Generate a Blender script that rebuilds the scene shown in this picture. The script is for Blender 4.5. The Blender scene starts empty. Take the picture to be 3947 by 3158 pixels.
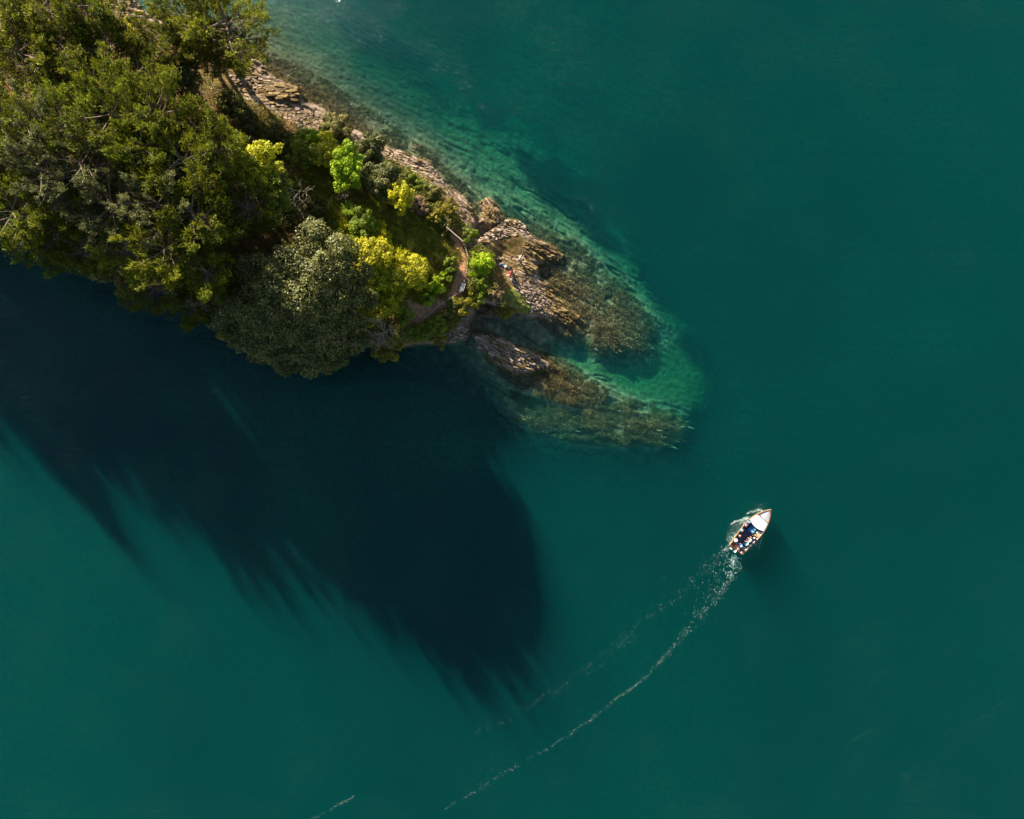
import bpy, math, random
import numpy as np
from mathutils import Vector, Matrix, Euler

# ------------------------------------------------------------------ camera, sky, sun, exposure
scn = bpy.context.scene
COL = scn.collection
CAMH = 110.0
S = 0.034                      # metres per photo pixel at water level
PW, PH = 3947.0, 3158.0
cam = bpy.data.cameras.new('camera')
cam.lens = 36.0 * CAMH / (PW * S)
cam.sensor_width = 36.0
cam.clip_end = 3000
cam_o = bpy.data.objects.new('camera', cam)
cam_o.location = (0, 0, CAMH)
COL.objects.link(cam_o)
scn.camera = cam_o

SUN_EL = math.radians(19.0)
SHX, SHY = 0.53, -0.848        # direction in which shadows fall on the ground
world = bpy.data.worlds.new('World')
scn.world = world
world.use_nodes = True
wn = world.node_tree
bg = wn.nodes['Background']
sky = wn.nodes.new('ShaderNodeTexSky')
sky.sky_type = 'NISHITA'
sky.sun_disc = False
sky.sun_elevation = SUN_EL
sky.sun_rotation = math.atan2(-SHX, -SHY)
wn.links.new(sky.outputs[0], bg.inputs[0])
bg.inputs[1].default_value = 0.05
sun = bpy.data.lights.new('sun', 'SUN')
sun.energy = 5.0
sun.angle = math.radians(0.55)
sun.color = (1.0, 0.87, 0.70)
sun_o = bpy.data.objects.new('sun', sun)
d = Vector((SHX * math.cos(SUN_EL), SHY * math.cos(SUN_EL), -math.sin(SUN_EL)))
sun_o.rotation_euler = d.to_track_quat('-Z', 'Y').to_euler()
sun_o.location = (-60, 90, 80)
COL.objects.link(sun_o)
scn.view_settings.view_transform = 'Standard'
scn.view_settings.look = 'None'
scn.view_settings.gamma = 1.0
scn.view_settings.exposure = 1.72
scn.cycles.use_denoising = True
scn.cycles.max_bounces = 6
scn.cycles.diffuse_bounces = 3
scn.cycles.glossy_bounces = 2
scn.cycles.transmission_bounces = 3
scn.cycles.volume_bounces = 1
scn.cycles.transparent_max_bounces = 8

# ------------------------------------------------------------------ helpers
def W(px, py, z=0.0):
    """photo pixel of a thing standing z metres above the water -> world position"""
    k = S * (CAMH - z) / CAMH
    return Vector(((px - PW / 2) * k, (PH / 2 - py) * k, z))
def px_of(x, y):
    return x / S + PW / 2, PH / 2 - y / S

rng = np.random.default_rng(7)
_T = rng.random((256, 256))
def vnoise(x, y, seed=0):
    x = np.asarray(x, float) + seed * 17.31; y = np.asarray(y, float) + seed * 9.77
    xi = np.floor(x).astype(int); yi = np.floor(y).astype(int)
    fx = x - xi; fy = y - yi
    fx = fx * fx * (3 - 2 * fx); fy = fy * fy * (3 - 2 * fy)
    a = _T[xi & 255, yi & 255]; b = _T[(xi + 1) & 255, yi & 255]
    c = _T[xi & 255, (yi + 1) & 255]; e = _T[(xi + 1) & 255, (yi + 1) & 255]
    return (a * (1 - fx) + b * fx) * (1 - fy) + (c * (1 - fx) + e * fx) * fy
def fbm(x, y, seed=0, o=4):
    s = 0; a = 0.5; t = 0
    for k in range(o):
        s = s + a * vnoise(x * 2 ** k, y * 2 ** k, seed + k * 3); t += a; a *= 0.5
    return s / t * 2 - 1
def cell(x, y, seed=0):
    yi = np.floor(y).astype(int)
    off = _T[(yi * 7 + seed * 31) & 255, 3] * 5
    xi = np.floor(x + off).astype(int)
    return _T[(xi + seed * 13) & 255, (yi * 3 + seed) & 255] * 2 - 1
def sstep(a, b, x):
    t = np.clip((x - a) / (b - a), 0, 1)
    return t * t * (3 - 2 * t)
def sdf(px, py, poly):
    P = np.array(poly, float); n = len(P)
    d2 = np.full(px.shape, 1e18); ins = np.zeros(px.shape, bool)
    for i in range(n):
        ax, ay = P[i]; bx, by = P[(i + 1) % n]
        ex, ey = bx - ax, by - ay
        t = np.clip(((px - ax) * ex + (py - ay) * ey) / (ex * ex + ey * ey + 1e-9), 0, 1)
        d2 = np.minimum(d2, (px - ax - t * ex) ** 2 + (py - ay - t * ey) ** 2)
        c = ((ay > py) != (by > py)) & (px < (bx - ax) * (py - ay) / (by - ay + 1e-12) + ax)
        ins ^= c
    r = np.sqrt(d2)
    return np.where(ins, r, -r)
class RBF:
    def __init__(self, pts):
        self.p = np.array(pts, float); n = len(self.p)
        D = np.hypot(self.p[:, None, 0] - self.p[None, :, 0], self.p[:, None, 1] - self.p[None, :, 1])
        A = np.zeros((n + 1, n + 1)); A[:n, :n] = D + np.eye(n) * -8; A[:n, n] = 1; A[n, :n] = 1
        self.w = np.linalg.solve(A, np.append(self.p[:, 2], 0))
    def __call__(self, x, y):
        r = np.full(np.shape(x), self.w[-1])
        for (a, b, _), w in zip(self.p, self.w[:-1]):
            r = r + w * np.hypot(x - a, y - b)
        return r

def set_attr(me, name, cols):
    a = me.color_attributes.new(name, 'FLOAT_COLOR', 'POINT')
    c = np.ones((len(cols), 4), np.float32); c[:, :3] = cols
    a.data.foreach_set('color', c.ravel())
def mesh_np(name, V, F, smooth=False):
    """V (n,3), F (m,k) with constant k"""
    V = np.asarray(V, np.float32); F = np.asarray(F, np.int32)
    me = bpy.data.meshes.new(name)
    me.vertices.add(len(V)); me.vertices.foreach_set('co', V.ravel())
    k = F.shape[1]
    me.loops.add(F.size); me.loops.foreach_set('vertex_index', F.ravel())
    me.polygons.add(len(F)); me.polygons.foreach_set('loop_start', np.arange(0, F.size, k, dtype=np.int32))
    if smooth:
        me.polygons.foreach_set('use_smooth', np.ones(len(F), bool))
    me.update(calc_edges=True)
    return me
def link(name, me, mat=None, parent=None, loc=None):
    o = bpy.data.objects.new(name, me)
    COL.objects.link(o)
    if mat is not None and not me.materials:
        me.materials.append(mat)
    if parent is not None: o.parent = parent
    if loc is not None: o.location = loc
    return o
def thing(name, label, cat, loc=(0, 0, 0), rz=0.0, group=None):
    o = bpy.data.objects.new(name, None); COL.objects.link(o)
    o.empty_display_size = 0.3
    o.location = loc; o.rotation_euler = (0, 0, rz)
    o['label'] = label; o['category'] = cat
    if group: o['group'] = group
    return o
def tag(o, label, cat, group=None, kind=None):
    if label: o['label'] = label
    if cat: o['category'] = cat
    if group: o['group'] = group
    if kind: o['kind'] = kind
    return o
class MB:
    """collects boxes, tubes and prisms; built as one mesh"""
    def __init__(self): self.v = []; self.f = []
    def add(self, V, F):
        o = len(self.v); self.v += [tuple(p) for p in V]; self.f += [tuple(i + o for i in q) for q in F]
    def box(self, c, s, rz=0, rx=0, ry=0):
        M = Matrix.Translation(c) @ Euler((rx, ry, rz)).to_matrix().to_4x4()
        h = [x / 2 for x in s]
        b = min(h) * 0.15
        V = []
        for sz in (-1, 1):
            for (sx, sy) in ((-1, -1), (1, -1), (1, 1), (-1, 1)):
                V.append(M @ Vector((sx * h[0], sy * h[1], sz * (h[2] - b))))
        for sz in (-1, 1):
            for (sx, sy) in ((-1, -1), (1, -1), (1, 1), (-1, 1)):
                V.append(M @ Vector((sx * (h[0] - b), sy * (h[1] - b), sz * h[2])))
        F = [(0, 1, 5, 4), (1, 2, 6, 5), (2, 3, 7, 6), (3, 0, 4, 7), (11, 10, 9, 8), (12, 13, 14, 15)]
        for i in range(4):
            j = (i + 1) % 4
            F.append((4 + i, 4 + j, 12 + j, 12 + i)); F.append((j, i, 8 + i, 8 + j))
        self.add(V, F)
    def tube(self, pts, rad, n=6, cap=True):
        pts = [Vector(p) for p in pts]
        if not hasattr(rad, '__len__'): rad = [rad] * len(pts)
        V = []; F = []
        for i, p in enumerate(pts):
            t = (pts[min(i + 1, len(pts) - 1)] - pts[max(i - 1, 0)]).normalized()
            a = t.orthogonal().normalized() if i == 0 else (a - t * a.dot(t)).normalized()
            b = t.cross(a)
            for k in range(n):
                an = 2 * math.pi * k / n
                V.append(p + (a * math.cos(an) + b * math.sin(an)) * rad[i])
        for i in range(len(pts) - 1):
            for k in range(n):
                F.append((i * n + k, i * n + (k + 1) % n, (i + 1) * n + (k + 1) % n, (i + 1) * n + k))
        if cap:
            F.append(tuple(range(n))[::-1]); F.append(tuple((len(pts) - 1) * n + k for k in range(n)))
        self.add(V, F)
    def ball(self, c, r, n=10, m=7, sc=(1, 1, 1)):
        V = [(c[0], c[1], c[2] - r * sc[2])]; F = []
        for i in range(1, m):
            th = math.pi * i / m
            for k in range(n):
                an = 2 * math.pi * k / n
                V.append((c[0] + r * sc[0] * math.sin(th) * math.cos(an), c[1] + r * sc[1] * math.sin(th) * math.sin(an), c[2] - r * sc[2] * math.cos(th)))
        V.append((c[0], c[1], c[2] + r * sc[2]))
        for k in range(n):
            F.append((0, 1 + (k + 1) % n, 1 + k))
            F.append((len(V) - 1, 1 + (m - 2) * n + k, 1 + (m - 2) * n + (k + 1) % n))
        for i in range(m - 2):
            for k in range(n):
                F.append((1 + i * n + k, 1 + i * n + (k + 1) % n, 1 + (i + 1) * n + (k + 1) % n, 1 + (i + 1) * n + k))
        self.add(V, F)
    def build(self, name, mat, parent=None, smooth=False, loc=None):
        me = bpy.data.meshes.new(name)
        me.from_pydata([tuple(p) for p in self.v], [], self.f); me.validate(); me.update()
        if smooth:
            for p in me.polygons: p.use_smooth = True
        return link(name, me, mat, parent, loc)

# ------------------------------------------------------------------ materials
def newmat(name):
    m = bpy.data.materials.new(name); m.use_nodes = True
    nt = m.node_tree; nt.nodes.clear()
    out = nt.nodes.new('ShaderNodeOutputMaterial')
    return m, nt, out
def N(nt, t, **kw):
    n = nt.nodes.new(t)
    for k, v in kw.items():
        if k == 'inp':
            for a, b in v.items(): n.inputs[a].default_value = b
        else: setattr(n, k, v)
    return n
def noise_node(nt, scale, detail=3, rough=0.6, coord='Object', dist=0.0):
    tc = nt.nodes.new('ShaderNodeTexCoord')
    n = N(nt, 'ShaderNodeTexNoise', inp={'Scale': scale, 'Detail': detail, 'Roughness': rough, 'Distortion': dist})
    nt.links.new(tc.outputs[coord], n.inputs['Vector'])
    return n
def ramp(nt, fac, stops):
    r = nt.nodes.new('ShaderNodeValToRGB')
    e = r.color_ramp.elements
    while len(e) < len(stops): e.new(0.5)
    for q, (p, c) in zip(e, stops):
        q.position = p; q.color = (*c, 1)
    nt.links.new(fac, r.inputs[0])
    return r
def simple(name, col, rough=0.6, var=0.15, scale=8, spec=0.4, metallic=0.0, bump=0.0):
    m, nt, out = newmat(name)
    p = nt.nodes.new('ShaderNodeBsdfPrincipled')
    n = noise_node(nt, scale)
    lo = tuple(c * (1 - var) for c in col); hi = tuple(min(1, c * (1 + var)) for c in col)
    r = ramp(nt, n.outputs[0], [(0.3, lo), (0.7, hi)])
    nt.links.new(r.outputs[0], p.inputs['Base Color'])
    p.inputs['Roughness'].default_value = rough
    p.inputs['Specular IOR Level'].default_value = spec
    p.inputs['Metallic'].default_value = metallic
    if bump:
        b = N(nt, 'ShaderNodeBump', inp={'Strength': bump, 'Distance': 0.03})
        nt.links.new(n.outputs[0], b.inputs['Height']); nt.links.new(b.outputs[0], p.inputs['Normal'])
    nt.links.new(p.outputs[0], out.inputs[0])
    return m
def leafmat(name, stops, trans=0.3, rough=0.55, objvar=0.12):
    """every leaf its own tone; some light passes through"""
    m, nt, out = newmat(name)
    g = nt.nodes.new('ShaderNodeNewGeometry')
    n = noise_node(nt, 0.55, 3)
    mx = N(nt, 'ShaderNodeMath', operation='MULTIPLY_ADD'); mx.inputs[1].default_value = 0.55
    sc = N(nt, 'ShaderNodeMath', operation='MULTIPLY_ADD'); sc.inputs[1].default_value = 0.9; sc.inputs[2].default_value = -0.22
    nt.links.new(n.outputs[0], sc.inputs[0])
    nt.links.new(g.outputs['Random Per Island'], mx.inputs[0]); nt.links.new(sc.outputs[0], mx.inputs[2])
    r = ramp(nt, mx.outputs[0], stops)
    oi = nt.nodes.new('ShaderNodeObjectInfo')
    mr = N(nt, 'ShaderNodeMapRange'); mr.inputs['To Min'].default_value = 1 - objvar; mr.inputs['To Max'].default_value = 1 + objvar
    nt.links.new(oi.outputs['Random'], mr.inputs['Value'])
    hs = nt.nodes.new('ShaderNodeHueSaturation')
    nt.links.new(mr.outputs[0], hs.inputs['Value']); nt.links.new(r.outputs[0], hs.inputs['Color'])
    wn_ = nt.nodes.new('ShaderNodeTexWhiteNoise'); wn_.noise_dimensions = '1D'; nt.links.new(oi.outputs['Random'], wn_.inputs['W'])
    hm = N(nt, 'ShaderNodeMapRange'); hm.inputs['To Min'].default_value = .5 - objvar * .055; hm.inputs['To Max'].default_value = .5 + objvar * .035
    nt.links.new(wn_.outputs['Value'], hm.inputs['Value']); nt.links.new(hm.outputs[0], hs.inputs['Hue'])
    p = nt.nodes.new('ShaderNodeBsdfPrincipled'); p.inputs['Roughness'].default_value = rough
    p.inputs['Specular IOR Level'].default_value = 0.25
    t = nt.nodes.new('ShaderNodeBsdfTranslucent')
    nt.links.new(hs.outputs[0], p.inputs['Base Color']); nt.links.new(hs.outputs[0], t.inputs['Color'])
    ms = nt.nodes.new('ShaderNodeMixShader'); ms.inputs[0].default_value = trans
    nt.links.new(p.outputs[0], ms.inputs[1]); nt.links.new(t.outputs[0], ms.inputs[2])
    nt.links.new(ms.outputs[0], out.inputs[0])
    return m

M = {}
M['pine'] = leafmat('pine_needles', [(0.12, (.018, .026, .003)), (0.42, (.080, .102, .006)), (0.68, (.21, .245, .009)), (0.95, (.42, .41, .03))], 0.30, objvar=.30)
M['pine_grey'] = leafmat('pine_needles_grey', [(0.15, (.04, .05, .015)), (0.5, (.13, .145, .04)), (0.85, (.26, .26, .11))], 0.25, objvar=.2)
M['oak_grey'] = leafmat('holm_oak_leaves', [(0.1, (.020, .030, .004)), (0.5, (.070, .084, .012)), (0.92, (.28, .27, .08))], 0.12, 0.45)
M['olive'] = leafmat('olive_shrub_leaves', [(0.1, (.035, .038, .006)), (0.5, (.15, .145, .024)), (0.9, (.32, .29, .07))], 0.15)
M['yellow'] = leafmat('yellow_green_leaves', [(0.1, (.09, .11, .004)), (0.45, (.38, .39, .008)), (0.9, (.74, .68, .03))], 0.35)
M['lime'] = leafmat('fresh_lime_leaves', [(0.1, (.10, .17, .004)), (0.5, (.30, .46, .008)), (0.9, (.58, .70, .03))], 0.4)
M['green'] = leafmat('mid_green_leaves', [(0.1, (.035, .06, .004)), (0.5, (.13, .19, .008)), (0.9, (.32, .38, .02))], 0.3)
M['gorse'] = leafmat('gorse_leaves', [(0.1, (.05, .05, .004)), (0.5, (.18, .17, .01)), (0.75, (.34, .26, .01)), (0.92, (.75, .50, .01))], 0.2)
M['dry'] = leafmat('dry_brown_leaves', [(0.1, (.07, .045, .018)), (0.5, (.20, .13, .06)), (0.9, (.38, .27, .15))], 0.2)
M['under'] = leafmat('undergrowth_leaves', [(0.1, (.02, .03, .004)), (0.45, (.06, .075, .01)), (0.7, (.14, .12, .02)), (0.9, (.26, .15, .04))], 0.25)
M['grass'] = leafmat('meadow_grass_blades', [(0.1, (.05, .07, .005)), (0.5, (.17, .20, .012)), (0.9, (.42, .36, .03))], 0.3)
M['seaweed'] = leafmat('seaweed_caustic_fronds', [(0.1, (.05, .042, .014)), (0.5, (.21, .19, .075)), (0.9, (.56, .50, .24))], 0.2)
M['bark'] = simple('bark', (.10, .07, .05), 0.9, 0.4, 5, bump=.5)
M['pine_bark'] = simple('pine_bark', (.17, .125, .09), 0.9, 0.4, 5, bump=.5)
M['bark_pale'] = simple('pale_bark', (.34, .28, .21), 0.9, 0.3, 5, bump=.5)
M['drift'] = simple('bleached_wood', (.50, .49, .47), 0.85, 0.2, 6)

def rockmat(name, stops, sc=1.0):
    m, nt, out = newmat(name)
    p = nt.nodes.new('ShaderNodeBsdfPrincipled'); p.inputs['Roughness'].default_value = 0.8
    p.inputs['Specular IOR Level'].default_value = 0.3
    n = noise_node(nt, 3.0 * sc, 5, 0.7, 'Object')
    oi = nt.nodes.new('ShaderNodeObjectInfo')
    a = N(nt, 'ShaderNodeMath', operation='MULTIPLY_ADD'); a.inputs[1].default_value = 0.45
    nt.links.new(oi.outputs['Random'], a.inputs[0])
    s = N(nt, 'ShaderNodeMath', operation='MULTIPLY_ADD'); s.inputs[1].default_value = 1.3; s.inputs[2].default_value = -0.38
    nt.links.new(n.outputs[0], s.inputs[0]); nt.links.new(s.outputs[0], a.inputs[2])
    r = ramp(nt, a.outputs[0], stops)
    nt.links.new(r.outputs[0], p.inputs['Base Color'])
    n2 = noise_node(nt, 14, 4, 0.7)
    b = N(nt, 'ShaderNodeBump', inp={'Strength': 0.7, 'Distance': 0.06})
    nt.links.new(n2.outputs[0], b.inputs['Height']); nt.links.new(b.outputs[0], p.inputs['Normal'])
    nt.links.new(p.outputs[0], out.inputs[0])
    return m
M['slate'] = rockmat('pale_slate', [(0.1, (.06, .043, .030)), (0.36, (.19, .14, .10)), (0.6, (.35, .27, .205)), (0.85, (.56, .46, .38))])
M['slate_gold'] = rockmat('lichened_slate', [(0.1, (.04, .028, .012)), (0.4, (.14, .095, .035)), (0.8, (.34, .24, .10))])
M['slate_weed'] = rockmat('weedy_wet_rock', [(0.1, (.025, .018, .008)), (0.5, (.10, .065, .02)), (0.85, (.24, .17, .04))])
M['slate_wet'] = rockmat('submerged_rock', [(0.1, (.12, .10, .05)), (0.5, (.25, .21, .11)), (0.85, (.38, .32, .18))])

# terrain colours come per vertex (which ground lies where); the nodes add grain that doubles as caustic mottling underwater
def terrain_mat():
    m, nt, out = newmat('ground')
    p = nt.nodes.new('ShaderNodeBsdfPrincipled'); p.inputs['Roughness'].default_value = 0.9
    p.inputs['Specular IOR Level'].default_value = 0.2
    at = N(nt, 'ShaderNodeAttribute', attribute_name='ground')
    n1 = noise_node(nt, 1.6, 6, 0.75, dist=0.6)
    n2 = noise_node(nt, 6.0, 4, 0.8, dist=1.2)
    mul = N(nt, 'ShaderNodeMath', operation='MULTIPLY'); nt.links.new(n1.outputs[0], mul.inputs[0]); nt.links.new(n2.outputs[0], mul.inputs[1])
    mr = N(nt, 'ShaderNodeMapRange'); mr.clamp = True
    for k, v in (('From Min', .12), ('From Max', .42), ('To Min', .35), ('To Max', 1.9)): mr.inputs[k].default_value = v
    nt.links.new(mul.outputs[0], mr.inputs['Value'])
    sc = N(nt, 'ShaderNodeVectorMath', operation='SCALE')
    nt.links.new(at.outputs['Color'], sc.inputs[0]); nt.links.new(mr.outputs[0], sc.inputs['Scale'])
    nt.links.new(sc.outputs[0], p.inputs['Base Color'])
    b = N(nt, 'ShaderNodeBump', inp={'Strength': 0.8, 'Distance': 0.12})
    nt.links.new(n2.outputs[0], b.inputs['Height']); nt.links.new(b.outputs[0], p.inputs['Normal'])
    nt.links.new(p.outputs[0], out.inputs[0])
    return m
M['ground'] = terrain_mat()

def water_mat():
    m, nt, out = newmat('sea_water')
    tr = nt.nodes.new('ShaderNodeBsdfTransparent')
    gl = nt.nodes.new('ShaderNodeBsdfGlossy'); gl.inputs['Roughness'].default_value = 0.04
    fr = nt.nodes.new('ShaderNodeFresnel'); fr.inputs['IOR'].default_value = 1.333
    ge = nt.nodes.new('ShaderNodeNewGeometry')     # same reflectance from below: the surface is not refracting
    ior = N(nt, 'ShaderNodeMapRange'); ior.inputs['To Min'].default_value = 1.333; ior.inputs['To Max'].default_value = 1 / 1.333
    nt.links.new(ge.outputs['Backfacing'], ior.inputs['Value']); nt.links.new(ior.outputs[0], fr.inputs['IOR'])
    tc = nt.nodes.new('ShaderNodeTexCoord')
    mp = nt.nodes.new('ShaderNodeMapping'); mp.inputs['Rotation'].default_value = (0, 0, 0.5); mp.inputs['Scale'].default_value = (1.0, 2.6, 1)
    nt.links.new(tc.outputs['Object'], mp.inputs[0])
    n1 = N(nt, 'ShaderNodeTexNoise', inp={'Scale': 0.9, 'Detail': 4, 'Roughness': 0.65, 'Distortion': .4})
    n2 = N(nt, 'ShaderNodeTexNoise', inp={'Scale': 0.12, 'Detail': 3})
    nt.links.new(mp.outputs[0], n1.inputs['Vector']); nt.links.new(tc.outputs['Object'], n2.inputs['Vector'])
    ad = N(nt, 'ShaderNodeMath', operation='MULTIPLY'); nt.links.new(n1.outputs[0], ad.inputs[0]); nt.links.new(n2.outputs[0], ad.inputs[1])
    b = N(nt, 'ShaderNodeBump', inp={'Strength': 0.9, 'Distance': 0.35})
    nt.links.new(ad.outputs[0], b.inputs['Height'])
    nt.links.new(b.outputs[0], gl.inputs['Normal']); nt.links.new(b.outputs[0], fr.inputs['Normal'])
    mx = nt.nodes.new('ShaderNodeMixShader')
    nt.links.new(fr.outputs[0], mx.inputs[0]); nt.links.new(tr.outputs[0], mx.inputs[1]); nt.links.new(gl.outputs[0], mx.inputs[2])
    nt.links.new(mx.outputs[0], out.inputs['Surface'])
    va = nt.nodes.new('ShaderNodeVolumeAbsorption'); va.inputs['Density'].default_value = 0.5; va.inputs['Color'].default_value = (0.16, 0.785, 0.75, 1)
    vs = nt.nodes.new('ShaderNodeVolumeScatter'); vs.inputs['Density'].default_value = 0.0265; vs.inputs['Color'].default_value = (0.0, 0.90, 1.0, 1)
    vv = nt.nodes.new('ShaderNodeAddShader')
    nt.links.new(va.outputs[0], vv.inputs[0]); nt.links.new(vs.outputs[0], vv.inputs[1])
    nt.links.new(vv.outputs[0], out.inputs['Volume'])
    return m
M['water'] = water_mat()

# ------------------------------------------------------------------ terrain
COAST = [(-1500, -300), (-900, -500), (-200, -420), (300, -260), (440, -80), (540, 40), (700, 110), (850, 170), (930, 185), (990, 235),
         (1050, 290), (1110, 325), (1150, 345), (1165, 395), (1250, 425), (1310, 475), (1400, 525), (1480, 570), (1530, 585), (1600, 615),
         (1650, 625), (1690, 680), (1722, 725), (1790, 760), (1812, 800), (1825, 850), (1828, 930), (1860, 930), (1900, 885), (1955, 852),
         (2005, 850), (2035, 885), (2060, 925), (2120, 945), (2165, 985), (2140, 1012), (2075, 1018), (2075, 1060), (2120, 1120),
         (2180, 1180), (2235, 1225), (2200, 1250), (2130, 1238), (2080, 1222), (1990, 1215), (1930, 1195), (1870, 1175), (1830, 1190), (1815, 1240),
         (1800, 1300), (1740, 1325), (1660, 1325), (1600, 1320), (1540, 1345), (1400, 1335), (1250, 1340), (1100, 1330), (950, 1290),
         (800, 1210), (700, 1150), (560, 1100), (450, 1040), (330, 970), (200, 910), (60, 860), (-250, 820), (-700, 700), (-1200, 500), (-1550, 200)]
REEFTOP = [(1822, 1285), (1900, 1292), (1975, 1322), (2050, 1358), (2112, 1392), (2135, 1420), (2060, 1432), (2000, 1440), (1945, 1415), (1890, 1378), (1848, 1335)]
STACK = [(1852, 785), (1888, 768), (1912, 795), (1938, 838), (1925, 862), (1890, 880), (1862, 850)]
LAND = RBF([(480, 50, 1.5), (560, 130, 1.6), (700, 200, 2.4), (400, 250, 5), (200, 200, 6), (600, 500, 7), (300, 500, 7), (0, 300, 7), (0, 600, 7),
            (300, 750, 6), (600, 800, 7), (850, 300, 1.8), (900, 480, 4), (980, 300, .9), (1060, 350, .9), (1000, 380, 1.1), (1080, 430, 1.3), (1120, 380, 1.0),
            (1200, 500, 1.2), (1100, 560, 3.2), (1300, 580, 2.4), (1200, 700, 4.6), (1000, 700, 6), (1000, 900, 6.5), (1250, 850, 5), (1400, 650, 3.2), (1520, 610, .8),
            (1600, 650, 1.1), (1650, 660, .8), (1500, 730, 3.6), (1400, 850, 5), (1600, 900, 4.4), (1500, 1050, 5), (1300, 1100, 5.5), (1100, 1150, 5.5), (800, 1050, 4.5),
            (600, 950, 4.5), (1700, 740, 1.2), (1760, 800, 1.4), (1790, 870, 1.2), (1690, 880, 3.6), (1780, 950, 2.8), (1760, 1050, 3.8), (1850, 1020, 3.2), (1880, 950, 1.9),
            (1950, 900, 1.2), (2010, 880, .7), (1925, 1015, 1.0), (1960, 1045, 1.3), (1950, 970, .9), (1980, 930, 1.5), (2050, 965, 1.1), (2120, 985, .4), (2000, 1055, 1.4), (2050, 1120, 1.4),
            (2100, 1195, .9), (2085, 1080, .35), (2150, 1160, .25), (2200, 1225, .15), (1980, 1150, 2.6), (2010, 1195, 2.2), (1900, 1120, 3.0), (1930, 1180, 2.7), (1840, 1160, 3.2),
            (1720, 1180, 3.8), (1650, 1200, 4), (1600, 1280, 3.2), (1700, 1280, 2.4), (1765, 1285, .9), (1450, 1300, 2.8), (1200, 1300, 2.8), (900, 1230, 2.8), (300, 900, 2.8),
            (-300, 700, 3), (-600, 300, 6), (-1200, 0, 4), (1880, 1320, .8), (1960, 1352, 1.1), (2050, 1392, .8), (2100, 1412, .3), (1895, 820, 1.5), (1910, 860, 1.1)])
SEA = RBF([(600, 20, -.6), (750, 60, -.7), (950, 150, -.3), (950, 60, -.7), (900, -50, -1.5), (1000, -60, -2.6), (1100, 200, -.5), (1150, 280, -.3), (1100, 60, -1.2), (1300, 350, -.5), (1200, 340, -.2),
           (1420, 470, -.35), (1500, 500, -.6), (1620, 560, -.45), (1700, 640, -.5), (1780, 720, -.4), (1260, 200, -1.2), (1400, 320, -1.4), (1600, 450, -1.5), (1550, 520, -.9),
           (1750, 600, -1.5), (1850, 690, -1.5), (1960, 790, -1.2), (2060, 860, -.9), (1842, 860, -.12), (1840, 920, -.08), (1230, 60, -2.8), (1400, 180, -3.3), (1600, 300, -3.2), (1800, 450, -3.2),
           (1950, 600, -2.6), (2080, 740, -2.2), (2180, 850, -1.9), (1500, 100, -4.6), (1350, 0, -4.5), (1800, 300, -6), (2000, 480, -4.2), (2150, 620, -3.9), (2280, 760, -3.8), (2320, 880, -3.2),
           (2400, 760, -7), (2200, 450, -9), (1700, 100, -9), (1500, -200, -9), (2420, 960, -3.6), (2500, 1060, -3.8), (2600, 950, -8), (2580, 1180, -3.6), (2700, 1150, -8),
           (2170, 930, -.5), (2260, 980, -1.0), (2330, 1060, -1.1), (2400, 1120, -1.0), (2470, 1200, -1.1), (2500, 1270, -1.1), (2535, 1330, -2.2), (2300, 1120, -.6), (2200, 1050, -.35), (2240, 1150, -.3),
           (2330, 1200, -.55), (2420, 1260, -.6), (2180, 1290, -.25), (2280, 1300, -.35), (2300, 1345, -.5), (2370, 1340, -.5), (2450, 1350, -.8), (2510, 1370, -1.7), (2130, 1270, -.3),
           (2150, 1335, -2.4), (2250, 1370, -2.9), (2380, 1410, -3.1), (2500, 1420, -3.0), (2020, 1290, -1.4), (1900, 1240, -.35), (1860, 1270, -.15), (1960, 1270, -.9),
           (2620, 1280, -3.0), (2620, 1400, -2.9), (2450, 1480, -2.7), (2600, 1500, -2.7), (2680, 1380, -3.3), (2740, 1420, -3.6), (2720, 1550, -3.4), (2850, 1400, -7), (2820, 1600, -7), (2900, 1800, -10),
           (2130, 1380, -.35), (2180, 1420, -.4), (2270, 1470, -.7), (2330, 1520, -.7), (2220, 1530, -.22), (2130, 1490, -.15), (2050, 1470, -.15), (1970, 1440, -.3), (2310, 1555, -.6), (2200, 1562, -.45), (2080, 1525, -.4),
           (1900, 1390, -.5), (1840, 1350, -.9), (1985, 1500, -1.4), (2080, 1570, -1.9), (2220, 1600, -1.8), (2360, 1585, -2.0), (2370, 1450, -2.0), (2420, 1540, -1.1), (2500, 1570, -1.9),
           (1960, 1580, -2.0), (2050, 1640, -1.7), (2110, 1690, -2.6), (2190, 1620, -1.5), (2200, 1690, -1.8), (2300, 1650, -1.2), (2420, 1640, -1.1), (2550, 1640, -1.4), (2650, 1650, -2.6), (2400, 1720, -1.7), (2540, 1730, -2.0), (2640, 1720, -3.2),
           (1950, 1700, -5.5), (2050, 1780, -6.5), (2250, 1790, -5.5), (2450, 1800, -6), (2650, 1800, -6), (1850, 1480, -3), (1830, 1600, -6), (1760, 1400, -3), (1550, 1430, -4), (1300, 1430, -4),
           (1000, 1400, -4.5), (700, 1300, -4.5), (400, 1150, -4.5), (0, 1000, -5), (1500, 1600, -9), (800, 1700, -10), (0, 1400, -10), (2300, 2000, -12), (3200, 1500, -13), (3000, 600, -13),
           (2300, 100, -12), (-1000, 900, -8), (-1600, -200, -8), (-300, -700, -8), (500, -500, -7), (3900, 3000, -14), (0, 3000, -14), (2000, 3000, -14), (3900, 0, -14)])
STR = [((950, 330), 12, 420), ((1560, 640), 24, 170), ((1740, 780), 46, 130), ((2150, 1080), 33, 330), ((2020, 1400), 29, 190), ((2300, 1660), 14, 260), ((1300, 250), 30, 300)]
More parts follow.
